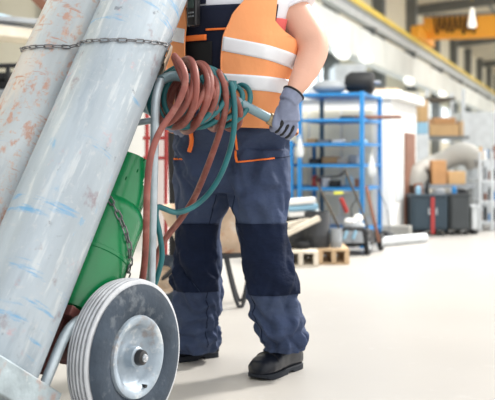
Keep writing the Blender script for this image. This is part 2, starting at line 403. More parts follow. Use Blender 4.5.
# screen-right side of a loop is +(-cy_) etc.
red = [P(138,300,3.60), P(143,275,3.56), P(145.5,250,3.52), P(146.5,215,3.49), P(147.5,185,3.50), P(151,155,3.52), P(160,131,3.55), P(172,113,3.58), P(181,97,3.59), P(185.5,80,3.60), P(182,66,3.62), P(174,57,3.68)]
c1 = coil(.0,.50,8.5,.55,rf,1.3,1)+coil(.56,1.0,5.1,.55+.2,rf,2.0,2)
tail = [P(219,72,3.78), P(225,88,3.76), P(225.5,108,3.77), P(221,128,3.80), P(213,152,3.84), P(203,178,3.88), P(193,200,3.91), P(180,220,3.92), P(166,238,3.90), P(157,256,3.88), P(150,285,3.85)]
tag(MB().tube(catmull(red+c1[4:-6:2]+tail, 4), .0122, 12).build('hose', 'redhose'), 'dusty red rubber hose coiled over the cart handle with both ends hanging down', 'hose')
c2 = coil(.10,.50,3.5,.9,lambda f: rf(f)*1.0,1.3,5)+coil(.60,1.05,2.5,.9,lambda f: rf(f)*1.08,1.3,6)
tail2 = [P(229,84,3.80), P(234,100,3.78), P(234.5,122,3.78), P(231,146,3.80), P(222,172,3.83), P(209,193,3.86), P(193,207,3.86), P(177,212.5,3.82), P(165,209,3.76), P(158,207,3.74), P(156,216,3.74), P(160,236,3.75), P(162,256,3.75), P(158,274,3.76), P(150,300,3.78)]
tag(MB().tube(catmull(c2[::2]+tail2, 4), .0108, 12).build('hose', 'tealhose'), 'dark teal rubber hose coiled with the red hose, one long loop hanging before the worker', 'hose')

# ================================================================== THE WORKER
man = thing('person', 'worker in orange reflective vest, navy work trousers and grey gloves pulling the cart', 'person', (-.03,4.4,0))
psi = math.radians(20)
LL = V((math.cos(psi), -math.sin(psi), 0)); FF = V((-math.sin(psi), -math.cos(psi), 0))  # his left, his front
def ring(py, xl, xr, Y, ry):                          # -> z, cx, cy, rx, ry
    return (EYE-(py-HY)*Y/F, ((xl+xr)/2-247.5)*Y/F, Y, (xr-xl)/2*Y/F, ry)
legR = sorted([ring(351,180,215,4.62,.105), ring(346,178.5,217,4.62,.105), ring(330,177,218,4.60,.105), ring(310,174,219,4.57,.105), ring(290,173,221,4.54,.11), ring(260,175,221,4.50,.115),
        ring(222,176,223,4.44,.12), ring(200,175.5,230,4.40,.125), ring(175,175,234,4.36,.135), ring(150,176,236,4.33,.14)])
legL = sorted([ring(349,266,302,4.36,.105), ring(341,263,304,4.35,.11), ring(330,258,303,4.33,.105), ring(310,252,299,4.32,.105), ring(290,247,297,4.31,.115), ring(255,240,292,4.29,.12),
        ring(222,233,287,4.27,.125), ring(200,229.5,286,4.26,.13), ring(175,226,287,4.26,.135), ring(150,224,288,4.27,.14)])
pelv = sorted([ring(192,190,276,4.32,.12), ring(175,178,286,4.31,.145), ring(150,176,288,4.29,.15), ring(125,177,288,4.24,.160), ring(105,182,284,4.20,.160), ring(90,186,280,4.16,.155)])
def ridg(x, y, z): return 1-abs(noise.noise(V((x,y,z))))*2
def crease(z, ph, leg):
    base = .0035*ridg(math.cos(ph)*1.6+leg*9, math.sin(ph)*1.6, z*7)
    low = max(0, min(1, (.47-z)/.22)); kn = math.exp(-((z-.46)/.10)**2); top = max(0, min(1, (z-.62)/.15))
    cc, ss = math.cos(ph+leg), math.sin(ph+leg)
    a = noise.noise(V((cc*1.1+leg*5, ss*1.1, z*2.5)))
    f1 = ridg(cc*.9+leg*2.3, ss*.9+z*2.0, z*13+a*2.2+cc*.8)*.015*low**.8
    f1 += math.exp(-((z-.115-.03*ss)/.022)**2)*.006 - math.exp(-((z-.165-.035*ss+.02*cc)/.016)**2)*.012
    f2 = ridg(cc*.8+3*leg, ss*.8+z*1.5, z*7+cc*1.5)*.013*(kn*.7+low*.7+.25)
    f3 = ridg(cc*1.2+z*3, ss*1.2-z*2, z*6+leg*3+ss*1.2)*.017*top
    def val(x, y, w_): return math.exp(-(noise.noise(V((x, y, 3.3+leg)))/w_)**2)
    v = val(cc*1.0+z*1.2, z*9+ss*1.3, .085)*(.019*low**.7+.010*kn) + val(cc*1.4-z*3+7, z*5.5+ss*1.8+3, .07)*.010*(top+.35)
    return (base+f1+f2+f3)*1.45-.0125-v
def legpt(tab, leg, z, ph, off=0):
    cx, cy, rx, ry = lerp_table(tab, z); k = crease(z, ph, leg)+off
    c, s = math.cos(ph), math.sin(ph)
    e = 1/((abs(c)**2.4+abs(s)**2.4)**(1/2.4))
    return V((cx+c*e*(rx+k), cy+s*e*(ry+k), z))
def loft(b, fn, z0, z1, nz=70, seg=72):
    vs = [fn(z0+(z1-z0)*i/nz, 2*math.pi*k/seg) for i in range(nz+1) for k in range(seg)]
    fs = [(i*seg+k, i*seg+(k+1)%seg, (i+1)*seg+(k+1)%seg, (i+1)*seg+k) for i in range(nz) for k in range(seg)]
    fs += [tuple(range(seg-1,-1,-1)), tuple(range(nz*seg,(nz+1)*seg))]
    return b.add(vs, fs)
b = MB()
loft(b, lambda z,p: legpt(legR,1,z,p), legR[0][0], legR[-1][0], 170)
loft(b, lambda z,p: legpt(legL,2,z,p), legL[0][0], legL[-1][0], 170)
loft(b, lambda z,p: legpt(pelv,3,z,p), pelv[0][0], pelv[-1][0], 60)
tr = b.build('trousers', 'navy', man, mods=[remesh(.0062, 1)], angle=0)
def patch(tab, leg, z0, z1, p0, p1, off=.004, nm='knee_patch', m='navydark', thick=.006, nz=40, npz=40):
    def f(u, v):
        z = z0+(z1-z0)*v; ph = math.radians(p0+(p1-p0)*u); p = legpt(tab, leg, z, ph, off)
        q = legpt(tab, leg, z, ph, off+.01); return p, (q-p).normalized()
    o = MB().grid(f, nz, npz, thick).build(nm, m, man, angle=0)
    return o
def zat(py, Y): return EYE-(py-HY)*Y/F
patch(legR, 1, zat(291,4.54)+.01, zat(222,4.44), 195, 322)
patch(legL, 2, zat(292,4.31), zat(222,4.27), 208, 345)
# pockets trimmed in orange: strips that follow the cloth
def strip(tab, leg, pts, w=.010, nm='pocket_trim', m='orangetrim', off=.007, sub=10):
    vs = []
    pp = []
    for (za, pa), (zb, pb) in zip(pts, pts[1:]):
        for k in range(sub): pp.append((za+(zb-za)*k/sub, pa+(pb-pa)*k/sub))
    pp.append(pts[-1])
    b = MB(); path = [legpt(tab, leg, z, math.radians(a), off-.003) for z, a in pp]
    b.tube(path, w/2, 8)
    return b.build(nm, m, man)
# right (image left) leg pocket edge, left leg pocket L-shape
strip(pelv, 3, [(zat(122,4.12),230), (zat(140,4.14),230), (zat(152,4.17),229)], .018, off=.011)
strip(legR, 1, [(zat(150,4.2)-.002,231), (zat(159,4.2),231)], .016, off=.010)
strip(legR, 1, [(zat(159,4.2),232), (zat(159,4.2),212)], .008, off=.010)
strip(pelv, 3, [(zat(120,4.12),272), (zat(150,4.14),275)], .010, off=.010)
strip(legL, 2, [(zat(150,4.16)-.002,238), (zat(162,4.16),240)], .010, off=.012)
strip(legL, 2, [(zat(162,4.16),240), (zat(160,4.16),270), (zat(158,4.2),300)], .007, off=.012)
strip(legL, 2, [(zat(158,4.2),300), (zat(156,4.2),345)], .004, 'pocket_seam', 'navydark', off=.012)
for leg, tab, pa in ((1, legR, 296), (2, legL, 215)):
    strip(tab, leg, [(tab[0][0]+.04, pa), (.5, pa), (.78, pa)], .004, 'seam', 'navydark', .004, 30)

# torso tables (his left edge at image right)
tor = sorted([ring(118,186,280,4.2,.125), ring(80,186,278,4.14,.125), ring(40,182,284,4.10,.13), ring(5,180,290,4.08,.14), ring(-22,185,288,4.08,.12), ring(-38,205,268,4.08,.08)])
def torpt(z, ph, off=0, wr=0):                        # ph = 0 his front, +90 his left
    cx, cy, rx, ry = lerp_table(tor, z)
    s, c = math.sin(ph), math.cos(ph); e = 1/((abs(c)**2.3+abs(s)**2.3)**(1/2.3))
    k = off+(wr*ridg(s*1.4+4, c*1.4, z*4) if wr else 0)
    return V((cx,cy,z))+LL*(s*e*(rx*1.02+k))+FF*(c*e*(ry+k))
# ---- body: one skin
b = MB()
loft(b, lambda z,p: torpt(z,p,-.012), tor[0][0]-.03, tor[-1][0], 50, 48)
shL, shR = P(291,-12,4.08), P(181,-12,4.20)
armL = [P(277,-14,4.10), P(287,2,4.08), P(298,20,4.05), P(307.5,35,4.03), P(313,49,4.01), P(308,65,3.97), P(301,79,3.93), P(293.5,92,3.90), P(288,102,3.90)]
rL = [.068,.070,.075,.073,.063,.056,.046,.033,.022]
b.tube(catmull(armL,6), [lerp_table([(i, r) for i, r in enumerate(rL)], k/6)[0] for k in range(8*6+1)], 24)
gR = hpts[-1]-nn*.48
armR = [P(192,-12,4.22), P(172,10,4.30), P(160,50,4.36), (P(165,85,4.28)), gR+V((-.03,.10,.08)), gR+V((-.01,.03,.05))]
rR = [.078,.075,.060,.050,.037,.032]
b.tube(catmull(armR,6), [lerp_table([(i, r) for i, r in enumerate(rR)], k/6)[0] for k in range(5*6+1)], 24)
nk = V((-.045,4.06,tor[-1][0])); hc = nk+V((-.01,-.02,.20))
b.tube([nk-V((0,0,.08)), nk+V((0,0,.02)), nk+V((-.005,-.01,.10))], [.085,.062,.060], 24)
b.sph(hc, (.078,.098,.122), 32, 24, LL, FF); b.sph(hc+FF*.025-V((0,0,.06)), (.060,.072,.065), 24, 16, LL, FF)
b.sph(hc+FF*.105-V((0,0,.012)), (.014,.018,.022), 16, 10, LL, FF)     # nose
for s_ in (-1,1): b.sph(hc+LL*s_*.078-V((0,0,.005)), (.008,.018,.030), 12, 8, LL, FF)
for tab in (legR, legL):
    z_ = [.15,.3,.5,.7,.88]; pl = [V((lerp_table(tab,z)[0], lerp_table(tab,z)[1], z)) for z in z_]
    b.tube(pl, [.045,.058,.062,.085,.095], 20)
b.sph(V((-.05,4.28,.96)), (.17,.115,.14))
body = b.build('body', 'skin', man, mods=[remesh(.011, 4)], angle=0)
# face and hair
for s_ in (-1,1):
    MB().sph(hc+LL*s_*.030+FF*.085+V((0,0,.008)), .012, 14, 10).build('eye', 'eye', man)
    MB().sph(hc+LL*s_*.030+FF*.0945+V((0,0,.008)), .0045, 10, 8).build('iris', 'iris', man)
MB().sph(hc+FF*.092-V((0,0,.055)), (.024,.008,.007), 16, 8, LL, FF).build('mouth', 'lip', man)
b = MB(); seg = 40
def hairpt(u, v):
    t = math.pi*.5*v*(1.25-.45*math.cos(2*math.pi*u)); n_ = LL*(math.sin(t)*math.sin(2*math.pi*u))+FF*(math.sin(t)*math.cos(2*math.pi*u))+V((0,0,math.cos(t)))
    return hc+LL*(.084*n_.dot(LL))+FF*(.104*n_.dot(FF))+V((0,0,.128*n_.z)), n_
b.grid(hairpt, 40, 16, .006)
b.build('hair', 'hair', man)
# ---- shirt
b = MB()
loft(b, lambda z,p: torpt(z,p,.006,.004), tor[0][0], tor[-1][0], 60, 64)
sl = [armL[0], armL[1]]; d_ = (armL[2]-armL[0]).normalized()
slp = [P(276,-24,4.10), P(285.5,-7,4.085), P(295,10,4.065)]
b.tube(catmull(slp,5), [.080]*3+[.085]*4+[.089]*4, 28)
b.tube(catmull([P(190,-12,4.21), P(178,0,4.26), P(170,12,4.30)],5), .086, 28)
b.build('shirt', 'shirt', man, mods=[remesh(.009, 2)], angle=0)
MB().tube([P(294,8.2,4.067), P(295.2,10.4,4.065)], [.0905,.0905], 32).build('sleeve_hem', 'shirt', man)
# red inner lining seen in the armhole
def shell(nm, m, p0, p1, z0, z1, off, wr=.0, thick=.006, nu=40, nv=40, bow=0, tilt=0):
    def f(u, v):
        a0 = p0(v) if callable(p0) else p0; a1 = p1(v) if callable(p1) else p1
        a = a0+(a1-a0)*u; z = (z0(a) if callable(z0) else z0)+((z1(a) if callable(z1) else z1)-(z0(a) if callable(z0) else z0))*v
        ph = math.radians(a); of = off(z, a) if callable(off) else off
        p = torpt(z, ph, of, wr); q = torpt(z, ph, of+.01, wr); return p, (q-p).normalized()
    return MB().grid(f, nu, nv, thick).build(nm, m, man, angle=0)
zt = lambda py: zat(py, 4.0)
tag(shell('shirt_panel', 'shirtpink', 50, 80, zt(44), zt(20), .016), 'red side panel of the shirt')
# ---- bib of the overalls
shell('bib', 'bib', -60, 58, zt(122), zt(7), .014, .003)
shell('bib_piping', 'orangetrim', -14, 34, zt(31.5), zt(29.5), .022, .003, .004, 30, 2)
shell('bib_pocket', 'black', -42, -8, zt(72), zt(42), .020, .002, .006, 20, 20)
for a0 in (-30, 24): shell('strap', 'bib', a0, a0+14, zt(5), zt(-26), .014, 0, .005, 8, 16)
# ---- vest
def voff(z, a):
    t_ = max(0, min(1, (zt(20)-z)/.45)); side = abs(math.sin(math.radians(a)))
    return .030+.030*t_*side+.030*side*side*math.exp(-((z-zt(52))/.12)**2)+.012*t_ + .006*ridg(a*.035, z*2.5, 1.7)*min(1,t_*3) + .004*math.sin(math.radians(a)*9+z*6)*t_
zb = zt(38); VT = zt(-24); VB = lambda a: zt(132)+.02*math.cos(math.radians(a))
def arm_edge(z):
    k = max(0, min(1, (z-zb)/.06)); return 90-37*k**.4
def front_edge(z, side):
    # angle of the open front edge
    if side > 0: return lerp_table([(zt(130),8),(zt(90),5),(zt(60),4),(zt(40),5),(zt(20),12),(zt(0),25),(zt(-24),36)], z)[0]
    return -lerp_table([(zt(130),24),(zt(60),33),(zt(30),34),(zt(0),36),(zt(-24),44)], z)[0]
def vest_panel(nm, m, A0, A1, Z0_, Z1_, ext=0, thick=.004, nu=60, nv=80, par=man):
    def f(u, v):
        zz = Z0_(0)+(Z1_(0)-Z0_(0))*v; a = A0(zz)+(A1(zz)-A0(zz))*u
        z = Z0_(a)+(Z1_(a)-Z0_(a))*v; of = voff(z, a)+ext; ph = math.radians(a)
        p = torpt(z, ph, of); q = torpt(z, ph, of+.01); return p, (q-p).normalized()
    return MB().grid(f, nu, nv, thick).build(nm, m, par, angle=0)
K = lambda c: (lambda a: c)
b = MB()
def vp(A0, A1, Z0_, Z1_, ext=0, nu=60, nv=80):
    def f(u, v):
        zz = Z0_(0)+(Z1_(0)-Z0_(0))*v; a = A0(zz)+(A1(zz)-A0(zz))*u
        z = Z0_(a)+(Z1_(a)-Z0_(a))*v; of = voff(z, a)+ext; ph = math.radians(a)
        p = torpt(z, ph, of); q = torpt(z, ph, of+.01); return p, (q-p).normalized()
    b.grid(f, nu, nv, .004)
vp(lambda z: front_edge(z,1), arm_edge, VB, K(VT)); vp(lambda z: -arm_edge(z), lambda z: front_edge(z,-1), VB, K(VT))
vp(lambda z: 180-arm_edge(z), lambda z: 180+arm_edge(z), VB, K(VT))
b.build('vest', 'vest', man, angle=0)
def band(z0, wdt, slope):
    Z0_ = lambda a: z0-slope*(((a+180)%360-180)/90 if abs(((a+180)%360)-180) <= 90 else (1 if a%360 < 180 else -1)*(2-abs((a+180)%360-180)/90))
    Z1_ = lambda a: Z0_(a)+wdt
    global b
    b = MB(); fe = lambda z: front_edge(z,1); vp(fe, K(180), Z0_, Z1_, .005, 80, 6); vp(K(180), lambda z: 360+front_edge(z,-1), Z0_, Z1_, .005, 80, 6)
    return b.build('reflective_band', 'reflect', man, angle=0)
band(zt(51), .056, .085); band(zt(88), .058, .030)
shell('vest_tab', 'orangetrim', -44, -12, zt(41), zt(35.5), .034, 0, .006, 12, 3)
# front edge binding
for sd in (1,-1):
    pts = []
    for k in range(40):
        z = VB(0)+.002+(VT-VB(0))*k/39; a = front_edge(z, sd); pts.append(torpt(z, math.radians(a), voff(z,a)+.001))
    MB().tube(pts, .004, 8).build('vest_binding', 'vest', man)
# ---- two-way radio clipped on the chest
rc = torpt(zt(12), math.radians(-21), .055); 
rd = thing('two_way_radio', 'black two-way radio clipped on the chest of the worker', 'radio', rc-V((0,0,.065)))
nrm = (FF*math.cos(.35)-LL*math.sin(.35)).normalized(); sx = nrm.cross(V((0,0,1))).normalized()
MB().box(rc, (.048,.030,.130), sx, nrm, V((0,0,1))).build('radio_body', 'blackplastic', rd, bevel=.006)
MB().box(rc+nrm*.016+V((0,0,.022)), (.030,.002,.032), sx, nrm, V((0,0,1))).build('screen', 'screen', rd)
b = MB()
for i in (-1,0,1):
    for j in range(2): b.box(rc+nrm*.016+sx*i*.011+V((0,0,-.012-.014*j)), (.007,.003,.006), sx, nrm, V((0,0,1)))
b.build('button', 'midgrey', rd)
MB().tube([rc+sx*.016+V((0,0,.06)), rc+sx*.016+V((0,0,.20))], [.007,.005], 12).build('antenna', 'blackplastic', rd)
MB().box(rc-nrm*.022, (.02,.012,.07), sx, nrm, V((0,0,1))).build('clip', 'blackplastic', rd, bevel=.002)

# ---- gloves
def glove(hp, hd_, wr, mirror=1, arm=None):
    """hp = fist centre on the handle, hd_ = handle direction, wr = wrist point"""
    tow = (wr-hp); tow = (tow-hd_*tow.dot(hd_)).normalized()       # up towards the wrist
    cam = hd_.cross(tow).normalized()
    if cam.y > 0: cam = -cam                                         # side that shows the fingers
    g = MB(); rh = .021
    hdw = hd_
    # back of the hand: flattened loft from wrist to knuckles
    kn = [hp+hdw*(-.036+.0225*i)+tow*.030+cam*(.026) for i in range(4)]
    mid = (kn[1]+kn[2])/2
    A = [wr, wr.lerp(mid,.35), wr.lerp(mid,.7), mid+tow*.004, hp+tow*.008+cam*.028]
    def ringpts(c, hw_, ht, d1, d2):
        return [c+d1*(math.cos(2*math.pi*k/24)*hw_)+d2*(math.sin(2*math.pi*k/24)*ht) for k in range(24)]
    ax = (mid-wr).normalized(); side = (hdw-ax*hdw.dot(ax)).normalized(); nr = ax.cross(side).normalized()
    path = catmull(A[:4], 6); n = len(path); vs = []
    for i, c in enumerate(path):
        k = i/(n-1); hw_ = .038+(.048-.038)*min(1,k*1.5); ht = .033-.012*k
        vs += ringpts(c, hw_, ht, side, nr)
    fs = [(i*24+k, i*24+(k+1)%24, (i+1)*24+(k+1)%24, (i+1)*24+k) for i in range(n-1) for k in range(24)]+[tuple(range(23,-1,-1)), tuple(range((n-1)*24,n*24))]
    g.add(vs, fs)
    g.sph(mid-tow*.004-cam*.012, (.044,.026,.026), 20, 12, side, cam, tow)
    for i in range(4):                                               # four fingers closing round the bar
        base = hp+hdw*(-.036+.0238*i); L_ = [1.0,1.1,1.05,.88][i]; path = []
        for q in range(12):
            a = math.radians(62-(215*L_)*q/11); path.append(base+(tow*math.sin(a)+cam*math.cos(a))*(rh+.0125+ (.004 if q in (3,4) else 0)))
        path = [kn[i]-cam*.01]+path
        R_ = [.0125]+[.0122-.0022*q/11 for q in range(12)]
        g.tube(path, R_, 12); g.sph(path[-1], R_[-1], 10, 8)
    # thumb from the side of the palm, closing on the far side
    tb = hp-hdw*.050+tow*.055-cam*.005
    tp = catmull([tb+hdw*.02+tow*.01, tb, hp-hdw*.052+tow*.026+cam*.022, hp-hdw*.046+cam*.034-tow*.004], 5)
    g.tube(tp, [.0165-.004*k/(len(tp)-1) for k in range(len(tp))], 12); g.sph(tp[-1], .0125, 10, 8)
    # cuff
    ad = (arm-wr).normalized()
    g.tube([wr-ad*.01, wr+ad*.015, wr+ad*.035], [.039,.041,.044], 24)
    gl = g.build('glove', 'glove', man, mods=[remesh(.0042, 3)], angle=0)
    MB().tube([wr+ad*.032, wr+ad*.037, wr+ad*.040], [.045,.047,.045], 28).build('cuff_trim', 'gloveblack', man)
    b = MB()
    for i in range(3):                                               # dark gussets between the fingers
        base = hp+hdw*(-.036+.0238*i+.0119); path = [base+(tow*math.sin(a)+cam*math.cos(a))*(rh+.0205) for a in [math.radians(42-13*q) for q in range(8)]]
        b.tube(path, [.0045,.0062,.0066,.0066,.0066,.0066,.0062,.0045], 8)
    b.tube(catmull([hp-hdw*.052+tow*.045+cam*.024, hp-hdw*.036+tow*.036+cam*.036, hp-hdw*.026+tow*.01+cam*.044],5), .006, 8)
    b.build('finger_gusset', 'gloveblack', man)
    MB().tube([hp-hdw*.040, hp+hdw*.03], .023, 16).build('glove_palm', 'gloveblack', man)
hdL = (hpts[-1]-hpts[-2]).normalized()
glove(hpts[-1]+hdL*.032, hdL, P(289,100.5,3.90), 1, P(302,80,3.93))
glove(gR+hdL*.0, hdL, gR+V((-.015,.07,.10)), -1, gR+V((-.04,.16,.2)))

# ---- shoes
def shoe(toe, heel, nm_l=None):
    toe = V(toe); heel = V(heel); d = (toe-heel); L_ = d.length; d.normalize(); s = V((-d.y, d.x, 0)); Zu = V((0,0,1))
    prof = [(-.02,.034,.060,0),(0,.042,.110,0),(.10,.048,.150,0),(.25,.050,.175,0),(.38,.050,.160,0),(.52,.054,.130,0),(.68,.060,.106,0),(.82,.062,.094,0),(.93,.054,.080,0),(1.0,.034,.056,0),(1.015,.014,.040,0)]
    prof = [(t, w, h_) for t, w, h_, _ in prof]
    def pt(u, v, off=0):
        t = -.02+1.035*u; w, h_ = lerp_table(prof, t); a = 2*math.pi*v
        c, si = math.cos(a), math.sin(a); ex = 2.5 if si > 0 else 5; e = 1/((abs(c)**ex+abs(si)**ex)**(1/ex))
        zz = .022+(h_-.022)/2+si*e*((h_-.022)/2+off); wf = 1-.28*max(0, si)*(1 if t < .6 else .5)
        return heel+d*(t*L_)+s*(c*e*(w*wf+off))+Zu*zz
    b = MB(); nu, nv = 40, 32; vs = [pt(i/nu, k/nv) for i in range(nu+1) for k in range(nv)]
    fs = [(i*nv+k, i*nv+(k+1)%nv, (i+1)*nv+(k+1)%nv, (i+1)*nv+k) for i in range(nu) for k in range(nv)]+[tuple(range(nv-1,-1,-1)), tuple(range(nu*nv,(nu+1)*nv))]
    b.add(vs, fs)
    sh = b.build('shoe', 'shoe', man, angle=0)
    # ankle collar
    def sub(bb, nm, m, **k):
        return bb.build(nm, m, sh, **k)
    c0 = heel+d*L_*.20
    sub(MB().lathe([(.050,.09),(.056,.11),(.058,.15),(.054,.155),(.046,.15),(.046,.10)], 32, c0), 'collar', 'shoe')
    # sole: outline extruded, with heel block
    out = []
    for i in range(25):
        t = -.03+1.055*i/24; w = lerp_table(prof, min(1.0,max(-.02,t)))[0]+.001
        if i in (0,24): w *= .55
        out.append((t, w))
    b = MB(); vs = []
    def zb_(t): return .0 if t < .28 or t > .42 else .010
    for t, w in out:
        p = heel+d*(t*L_)
        vs += [p+s*w+Zu*.026, p-s*w+Zu*.026, p-s*w*1.0+Zu*(zb_(t)+.012*max(0,(t-.85)/.15)), p+s*w*1.0+Zu*(zb_(t)+.012*max(0,(t-.85)/.15))]
    n = len(out); fs = [(0,1,2,3), ((n-1)*4+3,(n-1)*4+2,(n-1)*4+1,(n-1)*4)]
    for i in range(n-1):
        for k in range(4): fs.append((i*4+k, (i+1)*4+k, (i+1)*4+(k+1)%4, i*4+(k+1)%4))
    b.add(vs, fs); sub(b, 'sole', 'sole', bevel=.003)
    # laces: zigzag over the instep
    b = MB()
    def top(t, sd):
        w, h_ = lerp_table(prof, t); return heel+d*(t*L_)+s*sd*.024+Zu*(h_-.006)
    for k in range(5):
        t = .36+k*.055; b.tube([top(t,-1), (top(t,-1)+top(t+.03,1))/2+Zu*.009, top(t+.03,1)], .0028, 6); b.tube([top(t,1), (top(t,1)+top(t+.03,-1))/2+Zu*.010, top(t+.03,-1)], .0028, 6)
    b.tube(catmull([top(.36,0)+Zu*.008, top(.36,1)+s*.02+Zu*.01, top(.45,1)+s*.012-Zu*.02, top(.40,1)+s*.02-Zu*.03],5), .0028, 6)
    sub(b, 'laces', 'lace')
    # toe cap seam
    ps = [pt(.72, k/32, .0015) for k in range(1,16)]; sub(MB().tube(ps, .0022, 6), 'toe_seam', 'blackplastic')
    return sh
shoe((.035,4.215,0), (.215,4.475,0))
shoe((-.375,4.60,0), (-.155,4.735,0))

# ================================================================== SETTING
def st(o): o['kind'] = 'structure'; return o
b = MB(); b.box(H(35,8,-.05), (70,110,.1), E, D); st(b.build('floor', 'floor', smooth=False))
WL = -6.2
def wallbox(bm, s0, s1, w0, w1, z0, z1): bm.box(H((s0+s1)/2,(w0+w1)/2,(z0+z1)/2), (abs(w1-w0), abs(s1-s0), z1-z0), E, D, V((0,0,1)))
# left wall, solid lower part and upper panels, with a window strip between
b = MB(); wallbox(b, -5,90,WL-.3,WL,0,1.55); wallbox(b, -5,90,WL-.3,WL,3.15,7.0)
st(b.build('wall_left', 'cream', smooth=False))
# window strip in bays
k = 1
for s in range(14, 74, 6):
    root = st(thing(f'window_{k}', None, None, H(s+3, WL-.15, 1.55)))
    b = MB(); 
    for q in range(4): wallbox(b, s+q*1.94, s+q*1.94+.10, WL-.22, WL-.05, 1.55, 3.15)
    wallbox(b, s, s+6, WL-.22, WL-.05, 2.3, 2.38)
    b.build('window_frame', 'lightgrey', root, smooth=False)
    b = MB(); wallbox(b, s+.05, s+5.95, WL-.16, WL-.14, 1.56, 3.14); b.build('pane', 'window', root, smooth=False)
    k += 1
# pale concrete ledge band that carries the crane runway
b = MB()
for s in range(10, 90, 4): wallbox(b, s+.02, s+3.98, -5.35, -5.0, 3.2, 3.90)
wallbox(b, 10, 90, WL, -5.02, 3.86, 3.94)
st(b.build('trim_1', 'concrete', smooth=False))
# columns
for i, s in enumerate(range(12, 86, 6)):
    b = MB(); wallbox(b, s, s+.35, WL, WL+.35, 0, 6.9); wallbox(b, s-.0, s+.35, WL+.3, -5.0, 3.94, 4.08)
    o = st(b.build(f'trim_{i+2}', 'greysteel', smooth=False))
b = MB(); wallbox(b, 10, 90, -5.9, -5.85, 3.95, 4.25); st(b.build('trim_20', 'darkbrown', smooth=False))
# runway beam and yellow conductor rail
def box_thing(nm, m, label, cat, boxes, bevel=0, group=None):
    b = MB()
    for q in boxes: wallbox(b, *q)
    return tag(b.build(nm, m, None, bevel=bevel, smooth=bevel > 0), label, cat, group)
rb = thing('crane_runway_beam', 'long pale steel runway beam under the yellow rail along the left wall', 'beam', H(50,-4.9,4.06))
b = MB(); wallbox(b, 10,88,-5.02,-4.98,4.06,4.30); wallbox(b, 10,88,-5.10,-4.90,4.28,4.31); wallbox(b, 10,88,-5.10,-4.90,4.05,4.08); b.build('beam', 'lightgrey', rb, smooth=False)
b = MB()
for s in range(12, 86, 6): wallbox(b, s+.05, s+.3, -5.0, -4.9, 3.90, 4.07)
b.build('bracket', 'greysteel', rb, smooth=False)
box_thing('crane_rail', 'yellow', 'long yellow crane rail running along the top of the runway beam', 'rail', [(10,88,-4.95,-4.83,4.31,4.43)])
# roof: cream deck with grey rafters and purlins
b = MB(); 
z_e, z_r = 6.6, 7.9
def roofz(w): return z_e+(z_r-z_e)*(w-WL)/14
b.add([H(22,WL,roofz(WL)), H(88,WL,roofz(WL)), H(88,12,roofz(12)), H(22,12,roofz(12)), H(22,WL,roofz(WL)+.1), H(88,WL,roofz(WL)+.1), H(88,12,roofz(12)+.1), H(22,12,roofz(12)+.1)], [(0,1,2,3),(4,7,6,5),(0,4,5,1),(1,5,6,2),(2,6,7,3),(3,7,4,0)])
st(b.build('ceiling', 'creamroof', smooth=False))
b = MB()
for s in range(26, 86, 12):
    b.bar(H(s,WL,roofz(WL)-.18), H(s,12,roofz(12)-.18), .16, .34)
st(b.build('trim_21', 'greysteel', smooth=False))
b = MB()
for w in (-3.6,-1.0,1.6,4.2,6.8): b.bar(H(22,w,roofz(w)-.06), H(88,w,roofz(w)-.06), .10, .10)
st(b.build('trim_22', 'greysteel', smooth=False))
b = MB(); wallbox(b, 88,88.3,WL,12,0,8.2); st(b.build('wall_back', 'cream', smooth=False))
# bridge crane
cr = thing('bridge_crane', 'orange overhead bridge crane spanning the hall below the roof', 'crane', H(31.5,-2,4.43))
sg = 31.5
b = MB(); wallbox(b, sg-.2, sg+.2, -4.85, 9, 4.56, 5.24); b.build('girder', 'crane', cr, smooth=False)
b = MB(); wallbox(b, sg-1.7, sg+1.3, -5.0, -4.72, 4.45, 4.80); b.build('end_truck', 'crane', cr, bevel=.03)
b = MB(); wallbox(b, sg-.45, sg+.45, -5.02, -4.6, 4.72, 5.0); b.build('end_plate', 'crane', cr, smooth=False)
b = MB()
for s_ in (-1.3, 1.0): b.cyl(H(sg+s_,-4.94,4.535), H(sg+s_,-4.84,4.535), .10)
b.build('wheel', 'greysteel', cr)
b = MB(); wallbox(b, sg-.32, sg-.26, -4.85, 9, 5.24, 5.30)
b.build('cable_track', 'greysteel', cr, smooth=False)
b = MB()
for k in range(8):
    w = -4.5+k*.16; b.tube(catmull([H(sg-.3,w,5.26), H(sg-.3,w+.04,4.9+random.uniform(-.12,.1)), H(sg-.3,w+.10,4.68+random.uniform(-.1,.15)), H(sg-.3,w+.13,4.95), H(sg-.3,w+.15,5.26)],5), .022, 8)
tag(b.build('festoon_cable', 'black', cr), 'bunched black trailing cable')
b = MB()
for k in range(3):
    w = -2.5+k*1.5; b.tube(catmull([H(sg-.3,w,5.26), H(sg-.3,w+.5,4.8), H(sg-.3,w+1.0,4.8), H(sg-.3,w+1.5,5.26)],6), .014, 6)
b.build('cable_loop', 'brown', cr)
p_ = H(sg-.7,-3.30,0)
lp = thing('pendant_lamp', 'white cone lamp hanging in front of the orange crane girder', 'lamp', p_+V((0,0,4.78)))
MB().lathe([(.03,.62),(.05,.60),(.07,.45),(.13,.10),(.12,.04),(.0,.0)], 20, p_+V((0,0,4.78))).build('shade', 'whiteglow', lp)
MB().cyl(p_+V((0,0,5.6)), p_+V((0,0,roofz(-3.2)-.1)), .012).build('cord', 'yellow', lp)

